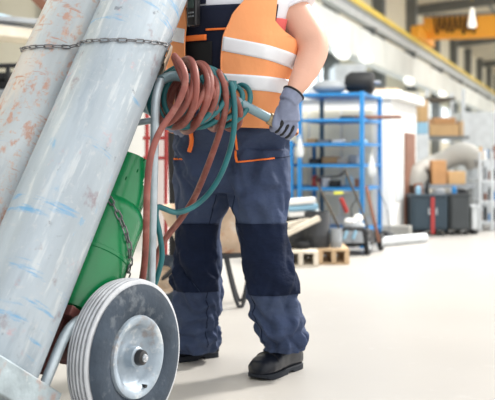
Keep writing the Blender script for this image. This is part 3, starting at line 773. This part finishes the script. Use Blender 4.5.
# ------------------------------------------------------------------ blue shelving
S0 = P(362,248,10.2); S0.z = 0
def shelf_unit(nm, label, corner, width, depth, height, levels, mats, loc):
    r = thing(nm, label, 'shelf', loc)
    for (a, c) in ((0,0),(1,0),(0,1),(1,1)):
        p = corner - E*(width*a) + D*(depth*c)
        MB().box(p+V((0,0,height/2)), (.042,.042,height), E, D).build('post', mats[1] if (a and c) else mats[0], r, smooth=False)
    for z in levels:
        MB().box(corner-E*width/2+D*depth/2+V((0,0,z)), (width+.03,depth+.03,.028), E, D).build('shelf_board', mats[0], r, smooth=False)
    return r
SW, SD, SH = .66, .92, 1.60
shelf_unit('shelving_unit', 'tall blue steel shelving unit in front of the white booth', S0, SW, SD, SH, (1.575,1.31,1.06,.84,.60,.16), ('blue','bluedark'), S0-E*SW/2+D*SD/2)
S1 = S0-E*(SW+.09)
shelf_unit('shelving_unit', 'lower blue steel shelving unit, left of the tall one, behind the worker', S1, .75, SD, 1.10, (1.06,.84,.60,.16), ('blue','bluedark'), S1-E*.375+D*SD/2)
def on(u, v, z): return S0-E*(SW*u)+D*(SD*v)+V((0,0,z+.0178))
def item(nm, m, label, cat, c, size, rot=0, group=None, bevel=.01):
    X = E*math.cos(rot)+D*math.sin(rot); Y = D*math.cos(rot)-E*math.sin(rot)
    return tag(MB().box(V(c)+V((0,0,size[2]/2)), size, X, Y).build(nm, m, bevel=bevel), label, cat, group)
# top of the shelf: motor, duffel, sheet
t_ = thing('electric_motor', 'dark grey electric motor on top of the tall blue shelving', 'motor', on(.12,.35,1.575))
c_ = on(.12,.35,1.575)+V((0,0,.12)); MB().lathe([(0,-.16),(.08,-.16),(.10,-.13),(.115,-.10),(.115,.10),(.10,.13),(.05,.14),(0,.14)], 24, c_, E).build('housing', 'black', t_)
MB().box(c_-V((0,0,.105)), (.22,.16,.03), E, D).build('base', 'black', t_); MB().cyl(c_+E*.13, c_+E*.2, .018).build('shaft', 'steel', t_)
bg = MB(); bg.sph(on(.62,.3,1.575)+V((0,0,.075)), (.19,.12,.075), 20, 12, E, D)
tag(bg.build('sack', 'midgrey'), 'grey lumpy sack lying on top of the tall blue shelving', 'sack')
item('folded_tarp', 'lightgrey', 'pale folded tarp at the left end of the top of the blue shelving', 'tarp', on(.80,.65,1.575), (.34,.3,.10))
item('wood_board', 'brown', 'long dark brown board lying on the second shelf and sticking out right', 'board', on(-.05,.35,1.31), (.62,.12,.035), 0)
for i, (u, v, m_, s_, cat, lab, nm) in enumerate([
    (.62,.4,'card',(.17,.2,.075),'box','low cardboard box on the middle blue shelf below the empty ones','cardboard_box'),
    (.40,.4,'woodlight',(.12,.2,.06),'box','pale wooden box beside the cardboard box on the blue shelf','wooden_box'),
    (.22,.3,'midgrey',(.09,.1,.09),'box','small grey tin on the blue shelf near its right post','tin')]):
    item(nm, m_, lab, cat, on(u,v,.84), s_)
item('parts_tray', 'white', 'small white parts tray on the third blue shelf', 'tray', on(.45,.25,1.06), (.12,.12,.035))
item('parts_tray', 'bluelight', 'pale blue parts tray at the right of the third blue shelf', 'tray', on(.16,.4,1.06), (.14,.2,.03))
for i, (u, m_, lab) in enumerate([(.85,'red','red tin on the lowest visible blue shelf, left end'),(.68,'white','white plastic tub beside the red tin on the blue shelf'),(.30,'bluelight','pale blue canister on the blue shelf near the mower handle')]):
    p = on(u,.3,.60); tag(MB().lathe([(0,0),(.045,0),(.045,.09),(.03,.1),(.03,.115),(0,.115)], 20, p).build('canister', m_), lab, 'canister')
for i, (u, v, z, m_, s_, nm, lab) in enumerate([
    (.90,.3,1.06,'card',(.10,.14,.05),'cardboard_box','flat brown carton at the left end of the third blue shelf'),
    (.70,.3,1.06,'midgrey',(.12,.16,.04),'tool_tray','flat grey tool tray on the third blue shelf beside the brown carton'),
    (.30,.3,1.31,'tank',(.14,.3,.03),'steel_plate','dark steel plate on the second shelf beside the brown board'),
    (.85,.3,.84,'tank',(.10,.2,.06),'steel_block','dark steel block at the left end of the cardboard box shelf'),
    (.50,.2,.60,'black',(.10,.14,.07),'tool_case','black tool case on the lowest visible blue shelf behind the mower handle'),
    (.10,.2,.60,'brown',(.08,.14,.09),'rusty_box','rusty brown box at the right end of the lowest visible blue shelf')]):
    item(nm, m_, lab, 'box' if 'box' in nm or 'carton' in lab else nm.replace('_',' '), on(u,v,z-.0034), s_)
for px_, py_, Y_, lab in ((371.5,166,10.1,'white bag hanging at the right side of the tall blue shelving'),(299.5,147,10.1,'white bag hanging beside the glove, left of the tall blue shelving')):
    c = P(px_,py_,Y_); b = MB(); b.lathe([(0,-.11),(.035,-.10),(.045,-.05),(.03,.03),(.008,.10),(.004,.13)], 16, c)
    tag(b.build('plastic_bag', 'lightgrey'), lab, 'bag')
# crate bottom shelf
item('storage_crate', 'greenbox', 'dark green plastic crate behind the mower on the bottom of the shelving', 'crate', S0-E*.50-D*.28, (.30,.26,.27))

# ------------------------------------------------------------------ white booth
B0 = P(391,240,11.25); B0.z = 0
bo = thing('machine_booth', 'white sheet metal booth with an overhanging flat top, behind the blue shelving', 'booth', B0-E*1.5+D*.8)
BL, BD, BH = 3.4, 1.75, 1.58
MB().box(B0-E*BL/2+D*BD/2+V((0,0,BH/2)), (BL,BD,BH), E, D).build('wall', 'white', bo, smooth=False)
MB().box(B0-E*(BL/2-.03)+D*(BD/2)+V((0,0,BH+.05)), (BL+.14,BD+.14,.10), E, D).build('roof', 'white', bo, bevel=.01)
for k in range(5):
    MB().box(B0-E*(.22+.38*k+.16)-D*.012+V((0,0,.86)), (.35,.02,1.2), E, D).build('panel', 'cream', bo, bevel=.004)
MB().box(B0+E*.012+D*1.2+V((0,0,.62)), (.02,.70,1.20), E, D).build('door', 'brown', bo, bevel=.004)
MB().box(B0+E*.012+D*.45+V((0,0,.72)), (.012,.45,.6), E, D).build('notice_panel', 'lightgrey', bo, smooth=False)
MB().box(B0-E*1.2-D*.04+V((0,0,.05)), (2.4,.04,.10), E, D).build('plinth', 'cream', bo, smooth=False)
item('plank', 'card', 'long tan plank lying along the front edge of the booth top', 'plank', B0-E*.33+D*.2+V((0,0,BH+.10)), (.75,.16,.03), .05)
tag(MB().tube(catmull([B0+E*.16+D*.92+V((0,0,.02)), B0+E*.17+D*.92+V((0,0,.4)), B0+E*.15+D*.95+V((0,0,.6))],4), .055, 16).build('clay_pipe', 'brown'), 'upright brown pipe standing against the right side of the booth', 'pipe')
item('stone_block', 'duct', 'low beige block on the floor at the corner of the booth', 'block', V((1.66,11.08,0)), (.30,.14,.17))
tag(MB().cyl(V((1.36,10.35,.05)), V((1.93,10.9,.05)), .05).build('plastic_pipe', 'lightgrey'), 'pale grey pipe lying on the floor in front of the booth', 'pipe')

# ------------------------------------------------------------------ pallets with drums
def pallet(label, c, wx, wy, X, Y, m='wood'):
    r = thing('wooden_pallet', label, 'pallet', c, 'wooden pallets')
    b = MB()
    for k in range(5): b.box(c+Y*(-wy/2+wy*(k+.5)/5)+V((0,0,.125)), (wx,wy/5*.82,.02), X, Y)
    b.build('deck', m, r, smooth=False)
    for i in (-1,0,1): MB().box(c+X*(i*(wx/2-.02))+V((0,0,.0665)), (.04,wy,.097), X, Y).build('stringer', m, r, smooth=False)
    for j in (-1,0,1): MB().box(c+Y*(j*(wy/2-.05))+V((0,0,.009)), (wx,.08,.018), X, Y).build('bottom_board', m, r, smooth=False)
    MB().box(c+Y*(wy/2+.008)+V((0,0,.07)), (wx,.015,.09), X, Y).build('end_board', m, r, smooth=False)
pc = V(((331-247.5)*8.95/F, 8.95, 0)); pallet('tan wooden pallet carrying two dark drums', pc, .27, .6, V((1,0,0)), V((0,1,0)))
pc2 = V(((299-247.5)*8.75/F, 8.75, 0)); pallet('pale wooden pallet left of the tan one, behind the leg of the worker', pc2, .30, .6, V((1,0,0)), V((0,1,0)), 'woodlight')
def drum(px, Y, r, h_, m, label, z=.135):
    c = V(((px-247.5)*Y/F, Y, z)); rr = thing('drum', label, 'drum', c)
    MB().lathe([(0,0),(r*.95,0),(r,.01),(r,h_*.33),(r*1.03,h_*.34),(r,h_*.36),(r,h_-.01),(r*.97,h_),(r*.9,h_),(r*.9,h_-.03),(0,h_-.03)], 32, c).build('barrel', m, rr)
drum(317, 8.85, .113, .315, 'tank', 'tall dark grey drum on the tan pallet')
drum(336, 8.8, .052, .17, 'midgrey', 'small grey drum beside the tall dark drum')
tag(MB().tube([V(((300-247.5)*8.75/F+math.cos(a)*.07, 8.75+math.sin(a)*.09, .135+.035)) for a in [2*math.pi*k/32 for k in range(32)]], .034, 12, closed=True).build('rubber_ring', 'black'), 'black rubber ring lying flat on the pale pallet', 'ring')
c0 = V(((304-247.5)*8.8/F, 8.85, .135)); item('workbench_block', 'tank', 'dark crate on the pale pallet behind the rubber ring', 'crate', c0+V((.0,.1,0)), (.15,.2,.22))
for k, (pa, pb, m_, lb) in enumerate([((284,235),(319,218),'woodlight','pale timber batten sticking out right past the leg of the worker'),((284,226),(314,219),'woodlight','shorter pale timber batten lying above the other batten')]):
    tag(MB().bar(P(*pa,8.6+.1*k), P(*pb,8.7+.1*k), .05, .045).build('timber_batten', m_, bevel=.004), lb, 'timber')
for k in range(3):
    tag(MB().bar(P(288,214-6*k,9.3), P(319-2*k,212-6*k,9.3), .30, .045).build('sheet_bundle', 'bluelight' if k == 1 else 'white', bevel=.004), ['lowest white sheet bundle in the stack left of the mower','pale blue sheet bundle between two white ones','topmost white sheet bundle in the stack left of the mower'][k], 'sheets')
item('support_trestle', 'tank', 'dark trestle box under the white sheet bundles', 'trestle', V(((299-247.5)*9.32/F, 9.35, 0)), (.22,.3,.385))

# ------------------------------------------------------------------ lawn mower
mw = thing('lawn_mower', 'grey petrol lawn mower with long tubular handles in front of the blue shelving', 'lawn mower', V(((358-247.5)*9.6/F,9.7,0)))
q = lambda x,y,Y: P(x,y,Y)
b = MB(); b.add([q(339,247,9.45),q(372,246,9.45),q(378,243,10.0),q(345,244,10.0), q(341,228,9.5),q(368,228,9.5),q(373,229,9.9),q(346,229,9.9)], [(3,2,1,0),(4,5,6,7),(0,1,5,4),(1,2,6,5),(2,3,7,6),(3,0,4,7)])
b.build('deck', 'black', mw, bevel=.02)
b = MB(); b.add([q(341,243,9.44),q(364,243,9.44),q(362,231,9.46),q(343,231,9.46),q(341,243,9.5),q(364,243,9.5),q(362,231,9.5),q(343,231,9.5)], [(0,1,2,3),(7,6,5,4),(0,4,5,1),(1,5,6,2),(2,6,7,3),(3,7,4,0)])
b.build('grille', 'midgrey', mw)
for xx in (345.5,354.5): MB().bar(q(xx-1.5,239,9.42), q(xx+1.5,230.5,9.43), .028, .02).build('decal', 'bluelight', mw)
MB().lathe([(0,0),(.10,0),(.11,.02),(.09,.05),(.05,.06),(0,.06)], 24, q(354,228,9.65)).build('engine', 'midgrey', mw)
MB().sph(q(350,222,9.65),(.06,.07,.04)).sph(q(358,219,9.7),(.05,.05,.05)).build('engine_cover', 'white', mw)
for (xx, Y, r_) in ((368,9.5,.098),(381,9.95,.085),(342,9.55,.06)):
    c = V(((xx-247.5)*Y/F, Y, r_)); wl = MB().lathe([(r_*.55,-.02),(r_*.9,-.022),(r_,-.012),(r_,.012),(r_*.9,.022),(r_*.55,.02)], 28, c, E).build('wheel', 'black', mw)
    MB().lathe([(0,-.018),(r_*.3,-.022),(r_*.56,-.016),(r_*.56,.016),(r_*.3,.03),(0,.03)], 20, c, E).build('wheel_disc', 'lightgrey', mw)
for pts in ([(345,170,9.1),(352,187,9.2),(360,205,9.35),(368,230,9.6)], [(317,182,9.1),(325,199,9.2),(333,215,9.35),(341,232,9.55)]):
    MB().tube(catmull([P(*p) for p in pts],5), .011, 10).build('handle_tube', 'darkbrown', mw)
MB().tube(catmull([P(317,182,9.1), P(317,178,9.08), P(322,177,9.08), P(338,176,9.08), P(344,172,9.09), P(345,170,9.1)],5), .010, 10).build('handlebar', 'black', mw)
MB().tube([P(325,194,9.17), P(354,192,9.22)], .008, 8).build('handle_brace', 'greysteel', mw)
MB().bar(P(334,193,9.14), P(343,192.5,9.15), .01, .028).build('warning_tag', 'lightyellow', mw)
MB().tube(catmull([P(345,171,9.1), P(349,182,9.12), P(356,198,9.2), P(351,208,9.3), P(353,222,9.6)],5), .004, 8).build('control_cable', 'black', mw)
MB().bar(P(347,212,9.25), P(341,198,9.2), .03, .03).build('grip', 'red', mw)
tag(MB().bar(P(366,186,9.95), P(379,228,9.85)+V((0,0,-.14)), .045, .03).build('iron_bar', 'brown', bevel=.004), 'rusty brown bar leaning against the front of the blue shelving', 'bar')
tag(MB().sph(P(386,228,10.6)+V((0,0,-.085)), (.10,.08,.055)).build('cloth_bundle', 'black'), 'black cloth bundle lying right of the mower', 'bundle')
tag(MB().tube(catmull([P(377,165,10.0), P(380,190,10.02), P(387,210,10.2), P(389,232,10.5), P(386,240,10.55)],6), .006, 8).build('cable', 'midgrey'), 'thin grey cable hanging down from the right side of the blue shelving', 'cable')

# ------------------------------------------------------------------ cabinets and workshop gear on the right
def cab(nm, label, cat, px0, px1, pt_, Y, dep, m, extra=None):
    x0, x1 = (px0-247.5)*Y/F, (px1-247.5)*Y/F; hgt = EYE-(pt_-HY)*Y/F; c = V(((x0+x1)/2, Y+dep/2, 0))
    r = thing(nm, label, cat, c); MB().box(c+V((0,0,hgt/2+.03)), (x1-x0,dep,hgt-.06)).build('body', m, r, bevel=.012)
    MB().box(c+V((0,0,hgt-.01)), (x1-x0+.03,dep+.03,.025)).build('top', m, r, bevel=.004)
    b = MB()
    for i in (-1,1):
        for j in (-1,1): b.box(c+V((i*((x1-x0)/2-.05), j*(dep/2-.05), .02)), (.05,.05,.04))
    b.build('foot', 'black', r); return r, c, hgt
Yc = 11.75
r, c, hg = cab('steel_cabinet', 'dark blue steel cabinet with a red stripe on its front', 'cabinet', 411, 447, 195, Yc, .5, 'cabinet')
MB().box(V(((432.5-247.5)*Yc/F, Yc-.012, hg/2)), (.04,.02,hg-.05)).build('stripe', 'red', r, smooth=False)
for xx in (421, 440): MB().box(V(((xx-247.5)*Yc/F, Yc-.01, hg/2+.02)), (.17,.015,hg-.14)).build('door', 'cabinet', r, bevel=.006)
for xx in (428.5, 436): MB().box(V(((xx-247.5)*Yc/F, Yc-.03, hg*.6)), (.012,.02,.08)).build('handle', 'steel', r)
r, c, hg2 = cab('steel_cabinet', 'charcoal steel cabinet right of the red-striped one', 'cabinet', 449.5, 470, 194, Yc+.1, .5, 'cabinet2')
MB().box(V(((460-247.5)*(Yc+.1)/F, Yc+.09, hg2/2+.02)), (.2,.015,hg2-.12)).build('door', 'cabinet2', r, bevel=.006)
cab('storage_box', 'narrow pale grey box between the charcoal cabinet and the tool rack', 'box', 472, 478, 206, Yc+.2, .3, 'lightgrey')
for (px_, hh, m_, w_, nm, lab) in ((419,.10,'bluelight',.07,'spray_can','pale blue can on the left end of the red-striped cabinet'),(428,.16,'black',.05,'hand_grinder','black grinder standing on the red-striped cabinet'),(440,.06,'midgrey',.14,'tool_tray','grey tray at the right end of the red-striped cabinet'),(455,.09,'blue',.06,'spray_can','blue can on top of the charcoal cabinet'),(464,.05,'black',.12,'tool_pouch','black pouch on top of the charcoal cabinet')):
    z_ = (hg if px_ < 448 else hg2)+.0035
    tag(MB().lathe([(0,0),(w_/2,0),(w_/2,hh*.75),(w_*.3,hh*.85),(w_*.25,hh),(0,hh)], 16, V(((px_-247.5)*11.95/F, 12.0, z_))).build(nm, m_), lab, nm.replace('_',' '))
# long grey suction duct arching over the cabinets
dp = [P(412,190,12.35), P(416,178,12.5), P(430,168,12.95), P(446,160,13.0), P(460,154,13.0), P(471,157,13.0), P(475,168,13.0)]
tag(MB().tube(catmull(dp,6), [lerp_table([(0,.10),(1,.15),(2,.14),(3,.13),(4,.15),(5,.15),(6,.11)], k/6)[0] for k in range(37)], 20).build('extraction_duct', 'duct'), 'thick grey canvas duct arching over the dark cabinets', 'duct')
ct = P(440,168,12.25); tb = thing('workbench', 'grey steel workbench behind the dark cabinets with parts on it', 'workbench', V((ct.x+.2,12.8,0)))
tz = .56
MB().box(V((ct.x+.12,12.75,tz)), (.66,.8,.05)).build('worktop', 'midgrey', tb, bevel=.004)
for i in (-1,1):
    for j in (-1,1): MB().box(V((ct.x+.12+i*.29,12.75+j*.35,tz/2)), (.05,.05,tz)).build('leg', 'greysteel', tb, smooth=False)
tag(MB().box(V((ct.x+.02,12.5,tz+.025+.15)), (.18,.2,.30)).build('cardboard_box', 'crateorange', bevel=.01), 'upright orange cardboard box on the workbench under the grey duct', 'box')
tag(MB().box(V((ct.x+.26,12.6,tz+.025+.08)), (.22,.2,.16)).build('cardboard_box', 'card', bevel=.01), 'brown cardboard box right of the orange one on the workbench', 'box')
tag(MB().box(V((ct.x-.14,12.55,tz+.025+.09)), (.10,.2,.18)).build('tool_case', 'black', bevel=.01), 'black tool case left of the orange box on the workbench', 'case')
# high storage platform with crates (further back)
Yp = 16.0
pl = thing('storage_platform', 'steel storage platform on posts carrying tan wooden crates', 'platform', V(((446-247.5)*Yp/F,Yp+.5,0)))
zp = EYE-(137.5-HY)*Yp/F
MB().box(V(((447-247.5)*Yp/F, Yp+.5, zp)), (.72,1.0,.05)).build('deck', 'greysteel', pl, smooth=False)
for xx in (427.5, 464):
    for yy in (.05,.95): MB().box(V(((xx-247.5)*Yp/F, Yp+yy, 1.0)), (.05,.05,2.0)).build('post', 'lightgrey', pl, smooth=False)
MB().box(V(((440-247.5)*Yp/F, Yp+.5, EYE+(155-98.5)*Yp/F)), (.5,1.0,.04)).build('top_beam', 'darkbrown', pl, smooth=False)
def pit(px0, px1, py0, py1, Y, dep, nm, m, label, cat, z=None, bevel=.01):
    x0, x1 = (px0-247.5)*Y/F, (px1-247.5)*Y/F; z1 = EYE-(py0-HY)*Y/F; z0 = EYE-(py1-HY)*Y/F if z is None else z
    return tag(MB().box(V(((x0+x1)/2, Y+dep/2, (z0+z1)/2)), (x1-x0,dep,z1-z0)).build(nm, m, bevel=bevel), label, cat)
pit(430,459,124,137.5,Yp,.6,'wooden_crate','card','wide tan wooden crate on the storage platform','crate', zp+.026)
zc = EYE-(124-HY)*Yp/F
pit(434,456,117.5,124,Yp,.5,'wooden_crate','crateorange','orange-brown crate stacked on the wide tan crate','crate', zc+.002)
pit(419.5,428,100,122,Yp-.6,.3,'cardboard_box','card','tall tan carton standing above the booth roof, left of the platform','box')
pit(418.5,427.8,122.2,134,Yp-.6,.35,'plastic_bin','bluelight','pale blue bin below the tall tan carton','bin')
st_ = pit(417.5,429,134.2,240,Yp-.62,.45,'pillar_cabinet','lightgrey','tall pale cabinet behind the booth, supporting the blue bin','cabinet', 0.0)
pit(460,464,121,137.5,Yp,.3,'wooden_crate','wood','narrow wooden box at the right end of the storage platform','crate', zp+.026)
# rack of tools at the right edge
Yr = 12.6
rk = thing('tool_rack', 'grey metal rack crowded with brown and blue goods at the right edge', 'rack', V(((492-247.5)*Yr/F,Yr+.3,0)))
for xx in (480, 492, 506):
    for yy in (0,.55): MB().box(V(((xx-247.5)*Yr/F, Yr+yy, .50)), (.035,.035,1.0)).build('post', 'lightgrey', rk, smooth=False)
zl = [.10,.36,.62,.88]
for z in zl: MB().box(V(((493-247.5)*Yr/F, Yr+.28, z)), (.36,.58,.025)).build('shelf_board', 'lightgrey', rk, smooth=False)
cols = ['brown','card','bluelight','tank','white','crateorange','blue','midgrey','red','black']
names = {'brown':'brown','card':'tan','bluelight':'pale blue','tank':'dark grey','white':'white','crateorange':'orange','blue':'blue','midgrey':'grey','red':'red','black':'black'}
lv = ['bottom','second','third','top']
for li, z in enumerate(zl):
    for k in range(5):
        cc = cols[(k*3+li*7) % 10]; x = (483+k*4.6-247.5)*Yr/F; hh = [.14,.19,.10,.17,.12][(k+li)%5]
        tag(MB().lathe([(0,0),(.022,0),(.022,hh*.8),(.014,hh*.9),(.014,hh),(0,hh)], 14, V((x,Yr+.12,z+.0128))).build('canister', cc), f'{["leftmost","second from left,","middle","fourth from left,","fifth from left,"][k]} {names[cc]} canister on {lv[li]} shelf of the right-edge rack', 'canister', 'canisters in the grey tool rack')
# machine clutter seen above the cabinets at the right
pit(466,480,160,192,13.4,.5,'machine_housing','lightgrey','pale grey machine housing behind the charcoal cabinet','machine',0)
pit(481,497,150,158,13.6,.4,'tool_box','blue','blue tool box on the far bench right of the grey duct','tool box')
pit(479,500,158.2,240,13.6,.6,'cabinet','lightgrey','pale far cabinet under the blue tool box','cabinet',0)
pit(470,479,146,160,13.4,.3,'oil_can','greenbox','green can standing on the pale machine housing','can')
# far pale machines under the window strip
for (a,b_,c_,Y,m_,lab) in [(335,366,64,22,'lightgrey','pale far machine seen above the blue shelving'),(404,430,92,24,'cream','cream far machine behind the booth'),(462,500,112,24,'lightgrey','pale far machine at the right under the windows')]:
    pit(a,b_,c_,240,Y,1.5,'far_machine',m_,lab,'machine',0)
# oval glows added for reflections under and on the lower edge of the ledge
for k, (x, Y, z) in enumerate([(365,23.6,3.26),(408,29.4,3.12),(342,21.3,3.12),(452,36,3.12)]):
    p = V(((x-247.5)*Y/F, Y, 0)); p = H(p.dot(D), -4.96, z); l = thing('reflection_glow', ['oval reflection glow on the ledge, above the tall blue shelving','second reflection glow along the ledge, above the booth','small reflection glow nearest the elbow of the worker','farthest reflection glow under the ledge'][k], 'lamp', p)
    MB().sph(p, (.62,.12,.14), 16, 10, D, E).build('bowl', 'whiteglow', l); MB().box(p-E*.03, (.05,.5,.16), E, D).build('back_plate', 'greysteel', l)

# ------------------------------------------------------------------ wheelbarrow behind the worker
wb = thing('wheelbarrow', 'rusty cream wheelbarrow standing behind the legs of the worker', 'wheelbarrow', V(((210-247.5)*6.3/F,6.3,0)))
def tray(u, v):
    a = 2*math.pi*u; r0 = .35+.65*min(1, v*1.0); top = v
    px_, py_ = math.cos(a)*(.20+.13*v), math.sin(a)*(.12+.15*v)
    e = 1/((abs(math.cos(a))**4+abs(math.sin(a))**4)**.25)
    c = V((-.22,6.35,.34)); p = c+V((px_*e, py_*e, .28*v)); n_ = V((math.cos(a), math.sin(a), -.4)).normalized(); return p, n_
b = MB().grid(tray, 48, 8, .006); b.box(V((-.22,6.35,.343)), (.40,.24,.008)); b.build('tray', 'tan', wb)
MB().tube([tray(k/48,1)[0] for k in range(48)], .009, 8, closed=True).build('tray_rim', 'tan', wb)
for yy in (6.22, 6.48): MB().tube([V((-.55,6.35,.15)), V((-.40,yy,.30)), V((.0,yy,.33)), V((.25,yy,.45))], .016, 10).build('frame_tube', 'tank', wb)
for yy in (6.22, 6.48): MB().tube(catmull([V((-.14,yy,.33)), V((-.10,yy,.15)), V((-.06,yy,.018)), V((-.03,yy,.018)), V((.0,yy,.15)), V((.02,yy,.33))],5), .012, 10).build('leg', 'tank', wb)
c = V((-.52,6.35,.16)); wl = MB().lathe([(.09,-.03),(.13,-.035),(.155,-.02),(.16,0),(.155,.02),(.13,.035),(.09,.03)], 36, c, V((.35,1,0)).normalized()).build('tyre', 'rubber', wb)
MB().lathe([(0,-.03),(.03,-.03),(.06,-.01),(.092,-.025),(.092,.025),(.06,.01),(.03,.03),(0,.03)], 28, c, V((.35,1,0)).normalized()).build('rim', 'tan', wb)
# red welding trolley with black hose behind the cart upright
wt = thing('welding_trolley', 'red tubular frame trolley with white panel, seen between the green bottle and the worker', 'trolley', P(158,230,7.0)*1)
wt.matrix_basis = Matrix.Translation(V((P(158,230,7.0).x, 7.0, 0)))
for xx in (147,166): MB().tube([V(((xx-247.5)*7.0/F,7.0,.02)), V(((xx-247.5)*7.0/F,7.0,EYE-(112-HY)*7.0/F))], .014, 10).build('post', 'red', wt)
for yy in (138,158): MB().tube([P(143,yy,7.0), P(168,yy,7.0)], .013, 10).build('cross_bar', 'red', wt)
for xx in (149,163):
    c = V(((xx-247.5)*7.0/F,7.06,.06)); MB().lathe([(0,-.015),(.055,-.018),(.06,0),(.055,.018),(0,.015)], 24, c, V((1,0,0))).build('wheel', 'black', wt)
MB().box(V(((156-247.5)*7.2/F,7.25,.75)), (.16,.3,1.2)).build('cabinet_body', 'white', wt, bevel=.01)
tag(MB().tube([P(172,120,6.8), P(172,160,6.8), P(173,200,6.8), V((P(173,300,6.8).x,6.8,.02))], .028, 14).build('rubber_post', 'black'), 'black upright post right of the red trolley, beside the leg of the worker', 'post')

# ------------------------------------------------------------------ left background: mezzanine, blue pipe, railing
b = MB()
XL = -3.2; YL = 9.5
lb = thing('mezzanine_edge', 'pale mezzanine edge beam with lamp strip behind the left cylinder', 'beam', P(10,40,10))
MB().bar(P(-60,27,9.5), P(40,38,10.5), .5, .10).build('deck', 'woodlight', lb, smooth=False)
MB().bar(P(-60,20,9.5), P(40,33,10.5), .4, .06).build('top_flange', 'midgrey', lb, smooth=False)
tag(MB().tube([P(-60,2,9.2), P(45,26,10.4)], .02, 10).build('pipe', 'bluelight'), 'pale blue pipe running along the mezzanine at the top left', 'pipe')
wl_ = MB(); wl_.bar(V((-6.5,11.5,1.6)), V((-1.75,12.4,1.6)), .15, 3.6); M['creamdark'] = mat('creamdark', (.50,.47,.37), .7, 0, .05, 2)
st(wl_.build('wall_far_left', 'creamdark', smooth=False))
b = MB()
for k in range(8): p = V((-6.5,11.4,0)).lerp(V((-1.75,12.3,0)), k/7); b.box(p+V((0,-.05,1.6)), (.10,.10,3.4))
st(b.build('trim_23', 'greysteel', smooth=False))
tag(MB().bar(P(30,-8,9.0), P(50,12,9.0), .09, .08).build('roof_strut', 'brown', bevel=.004), 'brown slanting strut at the top edge above the left cylinder', 'strut')
tag(MB().bar(P(-60,13,9.3), P(45,23,10.2), .12, .05).build('cable_tray', 'midgrey', bevel=.004), 'grey cable tray running above the pale blue pipe at the top left', 'cable tray')
rl = thing('guard_rail', 'dark steel guard rail with clutter behind the left cylinder', 'railing', V((P(5,75,8.5).x,8.5,0)))
for yy in (67,76): MB().tube([P(-60,yy,8.5), P(40,yy-2,8.8)], .022, 10).build('rail', 'black', rl)
for xx in (-30,8): MB().tube([P(xx,67,8.6), V((P(xx,67,8.6).x,8.6,0))], .02, 10).build('post', 'black', rl)
tag(MB().sph(P(4,80,8.9), (.14,.12,.05)).bar(P(-10,86,8.9),P(20,86,8.9),.3,.06).build('machine_part', 'black'), 'black machine part behind the guard rail at the left edge', 'machine part')
tag(MB().bar(P(-10,84.5,8.9)+V((0,0,-.66)),P(24,84.5,8.9)+V((0,0,-.66)),.5,1.2).build('lathe_machine', 'midgrey', bevel=.02), 'grey machine base under the black part at the left edge', 'machine')

# ================================================================== LIGHT AND CAMERA
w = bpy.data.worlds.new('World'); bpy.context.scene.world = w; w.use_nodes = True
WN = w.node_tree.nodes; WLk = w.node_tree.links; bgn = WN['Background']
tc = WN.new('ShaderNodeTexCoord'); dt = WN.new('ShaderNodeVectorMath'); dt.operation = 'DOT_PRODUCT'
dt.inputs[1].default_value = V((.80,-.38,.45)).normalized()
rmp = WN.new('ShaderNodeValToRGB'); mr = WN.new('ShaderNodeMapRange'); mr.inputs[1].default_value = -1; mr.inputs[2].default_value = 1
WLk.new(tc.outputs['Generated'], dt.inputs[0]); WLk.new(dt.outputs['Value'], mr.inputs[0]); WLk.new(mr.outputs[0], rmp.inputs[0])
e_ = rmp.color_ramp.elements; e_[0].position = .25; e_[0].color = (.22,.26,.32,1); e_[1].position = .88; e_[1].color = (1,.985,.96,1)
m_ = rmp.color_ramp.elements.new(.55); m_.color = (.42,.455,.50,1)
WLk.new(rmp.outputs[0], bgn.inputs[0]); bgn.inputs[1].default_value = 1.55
for s_, w_ in ((24,1),(34,1),(46,1),(60,1),(75,1),(34,7),(46,7),(60,7)):  # added area lights without fixtures, brightening the far hall and ledge
    al = bpy.data.lights.new('hall_fill','AREA'); al.shape = 'RECTANGLE'; al.size = 3; al.size_y = 1.2; al.energy = 300; al.color = (1,.96,.88)
    ao = bpy.data.objects.new('hall_fill', al); C.objects.link(ao); ao.location = H(s_, w_, 6.3)
al = bpy.data.lights.new('bay_fill','AREA'); al.size = 1.2; al.energy = 120; al.color = (1,.96,.88)  # added unseen fill that brightens the booth front behind the shelving
ao = bpy.data.objects.new('bay_fill', al); C.objects.link(ao); ao.location = (1.6,8.6,3.6); ao.rotation_euler = V((-.25,.75,-.8)).to_track_quat('-Z','Y').to_euler()
sn = bpy.data.lights.new('sun','SUN'); sn.energy = 4.0; sn.angle = math.radians(9); sn.color = (1,.96,.90)
so = bpy.data.objects.new('sun', sn); C.objects.link(so)
sd = V((-.335,-.26,0)).normalized()*math.cos(math.radians(38))-V((0,0,1))*math.sin(math.radians(38))
so.rotation_euler = sd.to_track_quat('-Z','Y').to_euler(); so.location = (5,6,8)
cam = bpy.data.cameras.new('camera'); co = bpy.data.objects.new('camera', cam); C.objects.link(co)
co.location = (0,0,EYE); co.rotation_euler = (math.pi/2,0,0)
cam.sensor_width = 36; cam.lens = F/495*36; cam.shift_y = -(200-HY)/495; cam.clip_end = 300
cam.dof.use_dof = True; cam.dof.focus_distance = 3.8; cam.dof.aperture_fstop = 3.2
sc = bpy.context.scene; sc.camera = co
sc.view_settings.view_transform = 'Standard'; sc.view_settings.look = 'None'; sc.view_settings.exposure = 0.3; sc.view_settings.gamma = 1
sc.view_settings.use_curve_mapping = False
